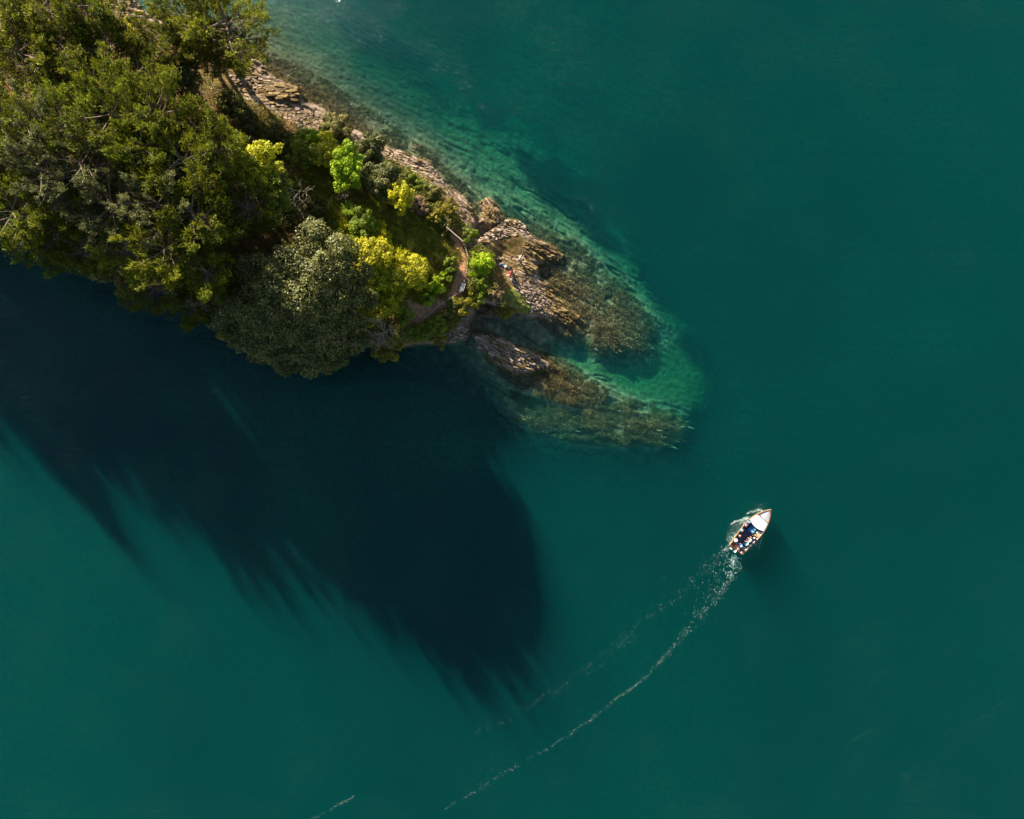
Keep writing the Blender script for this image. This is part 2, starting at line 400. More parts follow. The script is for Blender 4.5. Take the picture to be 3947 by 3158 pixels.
def strata(px, py, fine=1.0):
    wx = px + 16 * fbm(px / 120, py / 120, 3); wy = py + 16 * fbm(px / 120, py / 120, 8)
    tot = 0; ws = 0; crk = 0
    for i, ((cx, cy), a, r) in enumerate(STR):
        a = math.radians(a)
        w = np.exp(-((px - cx) ** 2 + (py - cy) ** 2) / (2 * r * r)) ** 1.5 + 1e-6
        u = wx * math.cos(a) + wy * math.sin(a); v = -wx * math.sin(a) + wy * math.cos(a)
        s1 = cell(u / 80, v / 17, i + 1); s2 = cell(u / 34, v / 9.5, i + 5)
        saw = 1 - 2 * ((v / 26 + 0.6 * fbm(u / 150, v / 60, i)) % 1.0)
        sm = fbm(u / 170, v / 38, i + 11, 3)
        tot = tot + w * (0.34 * s1 + 0.22 * s2 + 0.34 * saw + 0.7 * sm)
        c = np.abs(fbm(u / 260, v / 62, i + 21, 2))
        crk = crk + w * np.exp(-(c / 0.035) ** 2)
        ws = ws + w
    return tot / ws, crk / ws
def coast_sd(px, py):
    return np.maximum.reduce([sdf(px, py, COAST), sdf(px, py, REEFTOP), sdf(px, py, STACK)])
OUTER = [(1950, 1540), (2080, 1585), (2250, 1600), (2400, 1530), (2560, 1575), (2680, 1640), (2640, 1730), (2400, 1740), (2200, 1720), (2050, 1690), (1960, 1620)]
SANDP = [(2120, 1330), (2250, 1390), (2400, 1420), (2520, 1400), (2560, 1350), (2650, 1330), (2760, 1440), (2740, 1600), (2560, 1540), (2400, 1500), (2340, 1460), (2200, 1390)]
SOUTH = [(-1600, 300), (200, 700), (1500, 1150), (1800, 1180), (1850, 1260), (1840, 1400), (-1600, 1400)]
def terrain(px, py, full=False):
    px = np.asarray(px, float); py = np.asarray(py, float)
    st, crk = strata(px, py)
    sd = coast_sd(px, py)
    sdn = sd + 9 * fbm(px / 45, py / 45, 5) + 7 * st
    m = sstep(-15, 13, sdn)
    land = LAND(px, py); sea = SEA(px, py)
    sea = sea * (1 - .28 * sstep(-7, -3.5, sea))
    sea = sea * (1 - .30 * sstep(-20, 40, sdf(px, py, OUTER)))
    sea = np.where(sea < -5, -5 + (sea + 5) * .22 + .9 * fbm(px / 420, py / 420, 61, 3) * sstep(-5, -7, sea), sea)
    land = np.maximum(land, 0.12)
    z = sea * (1 - m) + land * m
    rock = np.exp(-np.maximum(sd - 45, 0) / 22) * np.where(sd > 0, 1, 1)
    inl = sstep(0, 60, sd)
    rough_land = (1 - inl) * 0.38 + inl * 0.10
    depth = np.clip(-sea, 0, 12)
    rough_sea = 0.21 + 0.16 * sstep(.3, 1.6, depth) - 0.0 * depth
    flat = 1 - .85 * sstep(-20, 25, sdf(px, py, SANDP))
    rough_sea = rough_sea * flat * (1 - .55 * sstep(1700, 1300, px) * sstep(700, 450, py))
    crk = crk * flat
    A = rough_sea * (1 - m) + rough_land * m
    z = z + A * st + 0.10 * fbm(px / 9, py / 9, 40, 3) * (0.5 + 0.5 * (1 - inl)) - crk * np.where(m < .5, (.5 + .25 * sstep(.5, 2, depth)) * (.2 + .8 * sstep(1750, 1950, px)), .35) * (1 - inl)
    z = z + 0.35 * fbm(px / 90, py / 90, 17) * inl
    if full: return z, sd, st, crk, sea, inl
    return z

ax = np.concatenate([-np.geomspace(11000, 1700, 14), np.arange(-1620, 820, 15), np.arange(820, 2800, 4.4), np.arange(2800, 3300, 22), np.geomspace(3350, 15000, 16)])
ay = np.concatenate([-np.geomspace(11000, 900, 12), np.arange(-850, 0, 15), np.arange(0, 1840, 4.4), np.arange(1840, 2200, 20), np.geomspace(2250, 14000, 16)])
GX, GY = np.meshgrid(ax, ay)
Z, sd, st, crk, sea, inl = terrain(GX, GY, True)
far = sstep(0, 900, np.maximum.reduce([GX - 3200, -1620 - GX, GY - 2300, -850 - GY]))
Z = Z * (1 - far) + (-7) * far
Z = np.maximum(Z, -15)
nx, ny = len(ax), len(ay)
V = np.stack([(GX - PW / 2) * S, (PH / 2 - GY) * S, Z], -1).reshape(-1, 3)
I = np.arange(nx * ny).reshape(ny, nx)
F = np.stack([I[:-1, :-1], I[1:, :-1], I[1:, 1:], I[:-1, 1:]], -1).reshape(-1, 4)

# which ground lies where
def poly_m(poly, f=14):
    return sstep(-f, f, sdf(GX, GY, poly) + 10 * fbm(GX / 30, GY / 30, 31))
def lerp(a, b, t): return a * (1 - t[..., None]) + np.array(b) * t[..., None]
n_a = fbm(GX / 55, GY / 55, 50); n_b = fbm(GX / 16, GY / 16, 51); n_c = fbm(GX / 150, GY / 150, 52)
C = np.ones(GX.shape + (3,)) * np.array((.115, .075, .03))
C = lerp(C, (.24, .12, .05), sstep(-.15, .35, n_a))
C = lerp(C, (.12, .085, .02), sstep(-.1, .3, n_c) * .6)                       # needle litter under the pines
C = lerp(C, (.075, .085, .012), sstep(.05, .4, n_b) * .55)
MEADOW = [(1250, 640), (1420, 780), (1600, 800), (1700, 870), (1760, 960), (1790, 1010), (1730, 1180), (1600, 1150), (1450, 1000), (1300, 900), (1150, 760)]
C = lerp(C, (.19, .19, .02), poly_m(MEADOW) * .95)
C = lerp(C, (.32, .22, .03), poly_m(MEADOW) * sstep(.0, .4, n_a) * .8)
PATH = [(1745, 930), (1765, 925), (1800, 1010), (1810, 1080), (1790, 1150), (1740, 1190), (1700, 1210), (1640, 1250), (1620, 1270), (1570, 1250), (1560, 1170), (1640, 1190), (1700, 1140), (1760, 1110), (1765, 1060), (1740, 1000)]
C = lerp(C, (.36, .19, .10), poly_m(PATH, 8))
C = lerp(C, (.22, .24, .012), poly_m([(1600, 1130), (1680, 1080), (1720, 1100), (1700, 1140), (1660, 1190), (1610, 1180)], 8) * .9)
edge = 1 - sstep(22, 52, sd + 10 * n_b)                                     # bare rock round the shore
northeast = 1 - sstep(-60, 60, sdf(GX, GY, SOUTH))
C = lerp(C, (.25, .19, .14), edge * (.5 + .5 * northeast))
C = lerp(C, (.09, .065, .04), edge * sstep(.0, .35, n_b) * .7)
C = lerp(C, (.24, .16, .06), edge * sstep(.1, .5, n_a) * .7)
C = lerp(C, (.15, .16, .03), poly_m([(1965, 1120), (1995, 1110), (2030, 1160), (2050, 1190), (2040, 1215), (1985, 1205), (1940, 1150)], 8))
C = lerp(C, (.30, .22, .07), poly_m([(1850, 950), (1915, 930), (1905, 975), (1870, 1000), (1850, 980)], 8) * .8)
low = 1 - sstep(.12, .55, Z)
C = lerp(C, (.085, .055, .022), low * .8 * sstep(-.3, .3, n_b + .3))        # weed at the tide line
# sea floor
deep = sstep(-.02, -.30, Z)
rockc = np.ones(GX.shape + (3,)) * np.array((.17, .14, .075))
rockc = lerp(rockc, (.27, .23, .12), sstep(0, .4, n_b))
rockc = lerp(rockc, (.06, .045, .018), sstep(.15, .5, n_a) * .7)
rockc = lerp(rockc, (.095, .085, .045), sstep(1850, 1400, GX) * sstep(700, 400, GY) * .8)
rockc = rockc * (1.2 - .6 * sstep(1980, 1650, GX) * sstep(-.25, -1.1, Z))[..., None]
rockc = lerp(rockc, (.05, .045, .025), np.clip(crk * .9, 0, 1) * (.25 + .75 * sstep(1750, 1900, GX)))
bed = np.clip(.42 + .9 * fbm(GX / 480, GY / 480, 63, 3) + .35 * np.exp(-((GX - 300) ** 2 + (GY - 2300) ** 2) / 900 ** 2) - .25 * np.exp(-((GX - 3000) ** 2 + (GY - 900) ** 2) / 500 ** 2), 0, 1)
bedc = np.array((.012, .014, .014)) * (1 - bed[..., None]) + np.array((.22, .33, .17)) * bed[..., None]
dm = sstep(-3.6, -4.8, Z)[..., None]
rockc = rockc * (1 - dm) + bedc * dm
sand = poly_m(SANDP, 25)
NSAND = [(900, -60), (1100, 60), (1300, 230), (1550, 380), (1750, 560), (1900, 700), (2100, 850), (2250, 900), (2420, 1080), (2520, 1180), (2600, 1280), (2640, 1240), (2500, 1030), (2350, 880), (2150, 700), (1950, 540), (1750, 420), (1550, 290), (1350, 150), (1200, -60)]
sand = np.maximum(sand, poly_m(NSAND, 30) * (.12 + .25 * sstep(1500, 1950, GX)))
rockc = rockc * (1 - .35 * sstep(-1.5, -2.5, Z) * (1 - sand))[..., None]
rockc = lerp(rockc, (.10, .15, .055), sand * (1 - .5 * sstep(.1, .5, n_a)))
weeds = [[(1960, 540), (2080, 590), (2150, 560), (2230, 650), (2330, 640), (2380, 740), (2340, 850), (2400, 900), (2440, 980), (2330, 960), (2200, 830), (2080, 760), (2020, 660)],
         [(2440, 930), (2540, 1010), (2620, 1100), (2640, 1190), (2560, 1180), (2480, 1080)],
         [(2660, 1260), (2740, 1290), (2790, 1400), (2740, 1450), (2680, 1400), (2630, 1330)],
         [(2690, 1560), (2760, 1590), (2750, 1690), (2650, 1760), (2500, 1760), (2640, 1690)],
         [(1290, 40), (1450, 60), (1650, 160), (1620, 240), (1450, 180), (1310, 120)],
         [(1800, 330), (1960, 370), (1950, 470), (1860, 480)]]
for w in weeds:
    rockc = lerp(rockc, (.008, .010, .010), poly_m(w, 26) * .95)
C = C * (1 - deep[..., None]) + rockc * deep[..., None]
me = mesh_np('seabed_and_island', V, F, smooth=False)
me.polygons.foreach_set('use_smooth', np.ones(len(F), bool))
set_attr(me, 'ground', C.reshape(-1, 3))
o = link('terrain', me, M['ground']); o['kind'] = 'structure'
tag(o, 'rocky island ground running down into the sea bed', None)

def ground_at(px, py):
    return float(terrain(np.array([px]), np.array([py]))[0])
def gz(x, y):
    p = px_of(x, y); return ground_at(*p)

# ------------------------------------------------------------------ water
wb = MB()
wb.add([(-900, -900, -26), (900, -900, -26), (900, 900, -26), (-900, 900, -26), (-900, -900, 0), (900, -900, 0), (900, 900, 0), (-900, 900, 0)],
       [(3, 2, 1, 0), (4, 5, 6, 7), (0, 1, 5, 4), (1, 2, 6, 5), (2, 3, 7, 6), (3, 0, 4, 7)])
o = wb.build('water', M['water']); o['kind'] = 'structure'; o['label'] = 'deep green sea water around the island'

# ------------------------------------------------------------------ rock outcrops made of separate slabs
random.seed(11)
def slab_mesh(i):
    r = random.Random(100 + i)
    n = r.choice((6, 7, 8))
    out = []
    for k in range(n):
        a = 2 * math.pi * (k + r.uniform(-.28, .28)) / n
        ca, sa = math.cos(a), math.sin(a)
        ex = 0.55
        out.append((0.5 * math.copysign(abs(ca) ** ex, ca) * r.uniform(.82, 1.08), 0.5 * math.copysign(abs(sa) ** ex, sa) * r.uniform(.75, 1.08)))
    V = []; F = []
    for (x, y) in out: V.append((x * 1.08, y * 1.1, -1.0))
    for (x, y) in out: V.append((x, y, r.uniform(.20, .30)))
    for (x, y) in out: V.append((x * .88, y * .80, .5 + r.uniform(-.10, .06) + x * .2))
    for a in (0, n):
        for k in range(n): F.append((a + k, a + (k + 1) % n, a + n + (k + 1) % n, a + n + k))
    V.append((r.uniform(-.1, .1), r.uniform(-.1, .1), .5)); c = len(V) - 1
    for k in range(n): F.append((2 * n + k, 2 * n + (k + 1) % n, c))
    me = bpy.data.meshes.new('rock_slab'); me.from_pydata(V, [], F); me.update()
    return me
SLABS = {k: [slab_mesh(i) for i in range(12)] for k in ('slate', 'slate_gold', 'slate_weed', 'slate_wet')}
for k, ms in SLABS.items():
    for m_ in ms: m_.materials.append(M[k])
def outcrop(label, poly, ang, n, L=(.5, 1.8), asp=(.22, .45), th=(.18, .4), mats=('slate',), lift=0.0, dip=18, name='rock_outcrop', cat='rock outcrop', seed=0, zmax=9, zmin=-9, group='rock outcrops round the island'):
    P = np.array(poly, float)
    r = random.Random(seed * 7 + 3)
    cx, cy = P.mean(0)
    root = thing(name, label, cat, W(cx, cy, 0), 0, group)
    x0, y0 = P.min(0); x1, y1 = P.max(0)
    pts = []
    while len(pts) < n * 5:
        q = np.array([[r.uniform(x0, x1), r.uniform(y0, y1)] for _ in range(n)])
        ok = sdf(q[:, 0], q[:, 1], poly) > 0
        pts += [tuple(p) for p in q[ok]]
        if not ok.any(): break
    # keep the ones that lie apart, in strata space
    a = math.radians(ang); keep = []
    Lm = (L[0] + L[1]) / 2 / S; Wm = Lm * (asp[0] + asp[1]) / 2
    for p in pts:
        u = p[0] * math.cos(a) + p[1] * math.sin(a); v = -p[0] * math.sin(a) + p[1] * math.cos(a)
        if all(((u - U) / (Lm * .55)) ** 2 + ((v - V_) / (Wm * .62)) ** 2 > 1 for U, V_, _ in keep):
            keep.append((u, v, p))
        if len(keep) >= n: break
    q = np.array([k[2] for k in keep]); zz = terrain(q[:, 0], q[:, 1])
    for (u, v, p), z in zip(keep, zz):
        if z > zmax or z < zmin: continue
        l = r.uniform(*L) ** 1.0; w = l * r.uniform(*asp); t = r.uniform(*th)
        k = mats[0] if r.random() < .65 or len(mats) == 1 else r.choice(mats[1:])
        o = bpy.data.objects.new('rock_slab', r.choice(SLABS[k])); COL.objects.link(o); o.parent = root
        zz_ = z + lift - t * .18
        o.location = Vector(((p[0] - PW / 2) * S, (PH / 2 - p[1]) * S, zz_)) - root.location
        o.scale = (l, w, t)
        o.rotation_euler = (math.radians(r.gauss(-dip, 8)), math.radians(r.gauss(0, 6)), -a + r.gauss(0, .13) + (math.pi if r.random() < .5 else 0) * 0)
    return root
outcrop('broad pale slate ledge with cracked flat blocks beside the tall pine', [(890, 290), (960, 300), (1050, 320), (1100, 370), (1150, 415), (1150, 440), (1060, 440), (960, 400), (900, 350)], 12, 285, (0.39, 1.48), (0.23, 0.45), (0.16, 0.38), ('slate', 'slate_gold', 'slate_weed'), dip=12, seed=1)
outcrop('mossy rounded block at the outer end of the ledge', [(1050, 365), (1075, 345), (1110, 340), (1145, 350), (1152, 385), (1140, 402), (1090, 398), (1050, 385)], 8, 39, (0.70, 1.87), (0.27, 0.41), (0.32, 0.59), ('slate_gold', 'slate_weed'), lift=.25, dip=10, seed=2)
outcrop('cobbled shore of small broken slates below the ledge', [(1060, 445), (1150, 445), (1240, 440), (1250, 500), (1235, 545), (1180, 520), (1110, 480)], 15, 225, (0.20, 0.55), (0.36, 0.63), (0.10, 0.21), ('slate', 'slate_gold', 'slate_weed'), dip=8, seed=3)
outcrop('brown strip of rocks at the top edge behind the pines', [(440, -40), (520, 0), (570, 60), (580, 130), (540, 130), (480, 80), (430, 20)], 14, 105, (0.31, 1.25), (0.20, 0.36), (0.12, 0.30), ('slate', 'slate_gold', 'slate_weed'), seed=4)
outcrop('dark weedy flat rocks under the large pine crown', [(640, 120), (760, 140), (880, 200), (960, 240), (1040, 290), (1000, 300), (880, 270), (760, 210)], 14, 165, (0.31, 1.25), (0.20, 0.36), (0.10, 0.26), ('slate_gold', 'slate_weed', 'slate'), seed=5)
outcrop('rough fanned rock ridge beside the olive shrubs', [(1490, 590), (1540, 580), (1610, 615), (1660, 640), (1690, 680), (1710, 710), (1640, 700), (1570, 660), (1500, 630)], 24, 255, (0.27, 1.01), (0.18, 0.36), (0.13, 0.34), ('slate', 'slate_gold', 'slate_weed'), dip=22, seed=6)
outcrop('steep ridge of thin parallel slates above the tide gully', [(1690, 690), (1730, 715), (1790, 765), (1815, 800), (1822, 860), (1800, 880), (1760, 840), (1720, 780), (1690, 730)], 46, 255, (0.39, 1.48), (0.12, 0.23), (0.16, 0.42), ('slate', 'slate_gold', 'slate_weed'), dip=26, seed=7)
outcrop('lone pointed rock standing in the water past the gully', [(1856, 785), (1888, 770), (1910, 795), (1934, 838), (1922, 858), (1890, 872), (1866, 848)], 60, 82, (0.31, 0.86), (0.23, 0.45), (0.24, 0.59), ('slate_gold', 'slate', 'slate_weed'), dip=24, seed=8)
outcrop('knobbly rocks between the lone rock and the sandy landing', [(1850, 940), (1900, 890), (1955, 855), (2005, 852), (2030, 880), (2040, 905), (1980, 920), (1915, 930), (1870, 950)], 22, 180, (0.27, 0.94), (0.23, 0.45), (0.16, 0.42), ('slate', 'slate_weed', 'slate_gold'), dip=20, seed=9)
outcrop('golden weed-covered ridge beyond the standing angler', [(2040, 930), (2110, 945), (2160, 980), (2145, 1005), (2080, 1005), (2030, 985), (2010, 950)], 27, 135, (0.39, 1.48), (0.16, 0.31), (0.16, 0.42), ('slate_weed', 'slate_gold'), dip=22, seed=10)
outcrop('rocky platform where the anglers stand', [(1905, 1005), (1960, 985), (2020, 1000), (2070, 1030), (2070, 1060), (2010, 1060), (1960, 1060), (1915, 1035)], 33, 120, (0.39, 1.33), (0.20, 0.38), (0.16, 0.34), ('slate_gold', 'slate'), dip=16, seed=11)
outcrop('sunlit ridge of stacked pale slates sloping to the reef', [(1945, 1065), (2000, 1060), (2060, 1095), (2100, 1140), (2125, 1195), (2125, 1235), (2060, 1205), (2020, 1160), (1975, 1115)], 36, 298, (0.27, 1.17), (0.16, 0.32), (0.13, 0.36), ('slate', 'slate', 'slate_gold'), dip=24, seed=12)
outcrop('low brown wedge of weedy rock at the waterline', [(2075, 1070), (2120, 1120), (2180, 1180), (2232, 1222), (2200, 1245), (2140, 1235), (2120, 1180), (2085, 1120)], 33, 165, (0.39, 1.40), (0.14, 0.29), (0.10, 0.26), ('slate_weed', 'slate_gold'), dip=16, seed=13)
outcrop('long pale spine of rock rising from the lower reef', [(1830, 1290), (1900, 1296), (1970, 1325), (2050, 1362), (2108, 1395), (2125, 1418), (2050, 1428), (1995, 1436), (1945, 1410), (1890, 1374), (1850, 1335)], 31, 298, (0.31, 1.33), (0.16, 0.34), (0.13, 0.36), ('slate', 'slate_gold', 'slate_weed'), dip=20, seed=14)
outcrop('white shattered cliff foot in the shade of the headland', [(1735, 1235), (1790, 1230), (1812, 1260), (1800, 1300), (1750, 1322), (1715, 1315), (1720, 1280)], 20, 90, (0.23, 0.86), (0.18, 0.36), (0.16, 0.42), ('slate', 'slate'), dip=15, seed=15)
G2 = 'submerged reefs off the point'
outcrop('wide submerged reef of brown slabs east of the point', [(2080, 890), (2200, 920), (2330, 1040), (2440, 1150), (2520, 1270), (2520, 1360), (2400, 1370), (2300, 1350), (2150, 1290), (2140, 1240), (2250, 1230), (2200, 1160), (2120, 1080), (2170, 990), (2090, 930)], 33, 145, (.7, 3.4), (.05, .12), (.10, .22), ('slate_wet', 'slate_weed'), dip=7, lift=-.15, name='reef', cat='reef', seed=16, group=G2)
outcrop('rounded submerged tongue of the lower reef', [(1960, 1430), (2060, 1440), (2140, 1420), (2150, 1370), (2230, 1420), (2330, 1490), (2345, 1540), (2250, 1565), (2120, 1545), (2020, 1490)], 31, 115, (.6, 3.0), (.05, .12), (.1, .2), ('slate_wet', 'slate_weed'), dip=7, lift=-.15, name='reef', cat='reef', seed=17, group=G2)
outcrop('deeper outer reef lying below the lower tongue', [(1980, 1560), (2080, 1580), (2250, 1600), (2420, 1560), (2560, 1590), (2650, 1640), (2600, 1720), (2400, 1720), (2250, 1700), (2120, 1700), (2030, 1640)], 14, 110, (.9, 4.0), (.05, .12), (.12, .25), ('slate_wet', 'slate_weed'), dip=7, lift=-.16, name='reef', cat='reef', seed=18, group=G2)
outcrop('shallow reef fringe in front of the pale ledge', [(980, 190), (1150, 250), (1300, 330), (1500, 480), (1650, 580), (1600, 600), (1450, 540), (1330, 470), (1200, 400), (1170, 340), (1050, 270)], 22, 115, (.5, 2.8), (.05, .12), (.08, .16), ('slate_wet', 'slate_weed'), dip=6, lift=-.14, name='reef', cat='reef', seed=19, group=G2)

# ------------------------------------------------------------------ foliage builders (numpy)
def unit(v): return v / (np.linalg.norm(v, axis=-1, keepdims=True) + 1e-9)
def quads_from(P, A, B, Ls, Ws):
    """rhombic leaves: centre P, long axis A, cross axis B"""
    n = len(P)
    V = np.stack([P - A * Ls[:, None] * .5, P + B * Ws[:, None] * .5 - A * Ls[:, None] * .05, P + A * Ls[:, None] * .5, P - B * Ws[:, None] * .5 - A * Ls[:, None] * .05], 1).reshape(-1, 3)
    return V, np.arange(4 * n).reshape(n, 4)
def needles(P, D, g, shoots=6, per=10, length=.6, nl=.30, nw=.085, spread=.55):
    """P tuft positions, D outward directions -> triangles of needle bundles standing on curved shoots"""
    n = len(P)
    d = unit(np.repeat(D, shoots, 0) * .7 + np.array([0, 0, .75]) + g.normal(0, spread, (n * shoots, 3)))
    p0 = np.repeat(P, shoots, 0) + g.normal(0, .10, (n * shoots, 3))
    L = length * g.uniform(.6, 1.25, n * shoots)
    t = np.tile(np.linspace(0.05, 1, per), n * shoots)
    dd = np.repeat(d, per, 0)
    up = np.array([0, 0, 1.0])
    c = np.repeat(p0, per, 0) + dd * (np.repeat(L, per) * t)[:, None] + up * (np.repeat(L, per) * .35 * t * t)[:, None]
    r = unit(g.normal(0, 1, c.shape)); r = unit(r - dd * (r * dd).sum(1, keepdims=True))
    A = unit(dd * .65 + r * .75 + up * .15)
    B = unit(np.cross(A, unit(g.normal(0, 1, c.shape))))
    l = nl * g.uniform(.7, 1.3, len(c)); w = nw * g.uniform(.7, 1.3, len(c))
    V = np.stack([c - B * w[:, None] * .5, c + B * w[:, None] * .5, c + A * l[:, None]], 1).reshape(-1, 3)
    return V, np.arange(len(V)).reshape(-1, 3)
def pine_variant(seed, H=12.0, R=4.2, dens=1.0, t0=.42, mat='pine', nb=30):
    g = np.random.default_rng(seed); r = random.Random(seed)
    tb = MB(); lb = MB(); P = []; D = []
    lx, ly = r.uniform(-.5, .5), r.uniform(-.5, .5)
    def axis(z): return Vector((lx * max(0, z / H) ** 1.5 + .12 * math.sin(z), ly * max(0, z / H) ** 1.5 + .12 * math.cos(z * .8), z))
    tb.tube([axis(H * k / 8 - (.6 if k == 0 else 0)) for k in range(9)], [.30 * (1 - k / 8.6) + .02 for k in range(9)], 8)
    for i in range(nb):
        t = (i + r.random()) / nb
        h = H * (t0 + (.87 - t0) * t); az = i * 2.39996 + r.uniform(-.5, .5)
        L = R * (max(.05, math.sin(math.pi * (.22 + .52 * min(t, 1)))) ** .8) * r.uniform(.65, 1.12)
        rise = r.uniform(.05, .25) + .25 * t
        b0 = axis(h); dr = Vector((math.cos(az), math.sin(az), 0)); sd_ = Vector((-dr.y, dr.x, 0))
        bend = r.uniform(-.18, .18)
        def bp(s): return b0 + dr * L * s + Vector((0, 0, 1)) * (rise * L * s + .16 * L * s * s) + sd_ * (bend * L * s * s)
        lb.tube([bp(k / 4) for k in range(5)], [.085 * (1 - k / 5) * L / R + .012 for k in range(5)], 4, cap=False)
        nt_ = int(8.5 * L / R * dens) + 2
        for k in range(nt_):
            s = .32 + .68 * (k + r.random() * .6) / nt_
            p = bp(s); side = -1 if k % 2 else 1
            if r.random() < .12: continue
            l2 = L * .38 * (1.15 - s) * r.uniform(.5, 1.3)
            e = p + (sd_ * side * .85 + dr * .6).normalized() * l2 + Vector((0, 0, l2 * .25))
            lb.tube([p, e], [.022, .012], 3, cap=False)
            for q in ((1.0, e), (.55, p.lerp(e, .55))):
                P.append(q[1]); D.append((q[1] - b0).normalized())
        P.append(bp(1)); D.append(dr)
    P.append(axis(H * .95)); D.append(Vector((0, 0, 1)))
    P = np.array([tuple(p) for p in P]); D = np.array([tuple(p) for p in D])
    V, F = needles(P, D, g, shoots=7, per=9, length=.5, nl=.21, nw=.075, spread=.5)
    crown = mesh_np('crown', V, F); crown.materials.append(M[mat])
    def mk(b, n_):
        me = bpy.data.meshes.new(n_); me.from_pydata([tuple(p) for p in b.v], [], b.f); me.update(); me.materials.append(M['pine_bark']); return me
    return mk(tb, 'trunk'), mk(lb, 'limbs'), crown
def lobed_crown(lobes, g, n_per_m2=22, size=.2, asp=.7, squash=.85, rough=.25):
    """leaves spread over and inside the upper shells of many lobes"""
    Ps, Ns, Zs = [], [], []
    L = np.array(lobes, float)
    full = .8 if n_per_m2 <= 16 else (1.15 if n_per_m2 <= 24 else 1.5)
    n_per_m2 = full / (.5 * size * size * asp)
    for (x, y, z, r) in L:
        n = int(n_per_m2 * 4 * math.pi * r * r * .62)
        u = unit(g.normal(0, 1, (n * 2, 3))); u = u[u[:, 2] > -.45 + g.uniform(-.2, .2, n * 2)][:n]
        rr = r * (1 - np.abs(g.normal(0, .16, len(u)))) * (1 + rough * (vnoise(u[:, 0] * 3 + x, u[:, 1] * 3 + y + u[:, 2] * 2, 3) - .5) * 2)
        p = u * rr[:, None] * np.array([1, 1, squash]) + np.array([x, y, z])
        keep = np.ones(len(p), bool)
        for (a, b, c, q) in L:
            if (a, b, c) == (x, y, z): continue
            if (a - x) ** 2 + (b - y) ** 2 + (c - z) ** 2 > (q + r) ** 2: continue
            keep &= ((p[:, 0] - a) ** 2 + (p[:, 1] - b) ** 2 + ((p[:, 2] - c) / squash) ** 2) > (q * .62) ** 2
        Ps.append(p[keep]); Ns.append(u[keep])
    P = np.concatenate(Ps); U = np.concatenate(Ns)
    nrm = unit(U + np.array([0, 0, .5]) + g.normal(0, .55, P.shape))
    A = unit(np.cross(nrm, g.normal(0, 1, P.shape))); B = np.cross(nrm, A)
    s = size * g.uniform(.6, 1.35, len(P))
    return quads_from(P, A, B, s, s * asp)
def blob_lobes(r, R, H, n, flat=.7, zc=None, lr=(.28, .42)):
    """lobes filling a dome of radius R whose top is at H"""
    out = []
    zc = H - R * flat if zc is None else zc
    for i in range(n):
        th = math.acos(1 - 1.15 * (i + .5) / n); ph = i * 2.39996 + r.uniform(-.3, .3)
        q = R * r.uniform(*lr)
        k = (R - q * .8) * r.uniform(.55, 1.25)
        out.append((k * math.sin(th) * math.cos(ph), k * math.sin(th) * math.sin(ph), zc + k * math.cos(th) * flat, q))
    return out
def limb_mesh(lobes, r, base_z, fork_z, rad, every=1):
    b = MB()
    f = Vector((0, 0, fork_z))
    for (x, y, z, q) in lobes[::every]:
        e = Vector((x, y, z)); m = f.lerp(e, .5) + Vector((r.uniform(-.3, .3), r.uniform(-.3, .3), .12 * e.z))
        m.z = min(m.z, z)
        b.tube([f, m, e], [rad * .45, rad * .22, rad * .06], 4, cap=False)
        for _ in range(3):
            e2 = e + Vector((r.uniform(-1, 1), r.uniform(-1, 1), r.uniform(-.2, .9))) * q * .9
            b.tube([m.lerp(e, .6), e2], [rad * .1, rad * .03], 3, cap=False)
    return b
def broad_tree(name, label, cat, px, py, z0, top, R, mat, seed, nl=26, size=.2, dens=22, flat=.7, bark='bark', group=None, lr=(.20, .34), stretch=(1, 1), rz=0., asp=.7):
    """z0: ground, top: height above ground"""
    g = np.random.default_rng(seed); r = random.Random(seed)
    zc_abs = z0 + top * .75
    p = W(px, py, zc_abs)
    root = thing(name, label, cat, (p.x, p.y, z0), 0, group)
    lobes = blob_lobes(r, R, top, nl, flat, None, lr)
    lobes += [(x + r.uniform(-.6, .6) * q * 1.5, y + r.uniform(-.6, .6) * q * 1.5, z + r.uniform(-.2, .75) * q, q * r.uniform(.35, .6)) for x, y, z, q in lobes]
    c, s_ = math.cos(rz), math.sin(rz)
    lobes = [((x * stretch[0]) * c - (y * stretch[1]) * s_, (x * stretch[0]) * s_ + (y * stretch[1]) * c, max(z, q * .6), q) for x, y, z, q in lobes]
    V, F = lobed_crown(lobes, g, dens, size, asp)
    me = mesh_np('crown', V, F); link('crown', me, M[mat], root)
    b = MB(); tr = .06 + R * .05; fork = max(.25, min(top * .45, top - R))
    b.tube([(0, 0, -.5), (r.uniform(-.1, .1), r.uniform(-.1, .1), fork * .5), (0, 0, fork)], [tr * 1.3, tr, tr * .8], 7)
    b.build('trunk', M[bark], root)
    limb_mesh(lobes, r, 0, fork, tr, 1).build('limbs', M[bark], root)
    return root
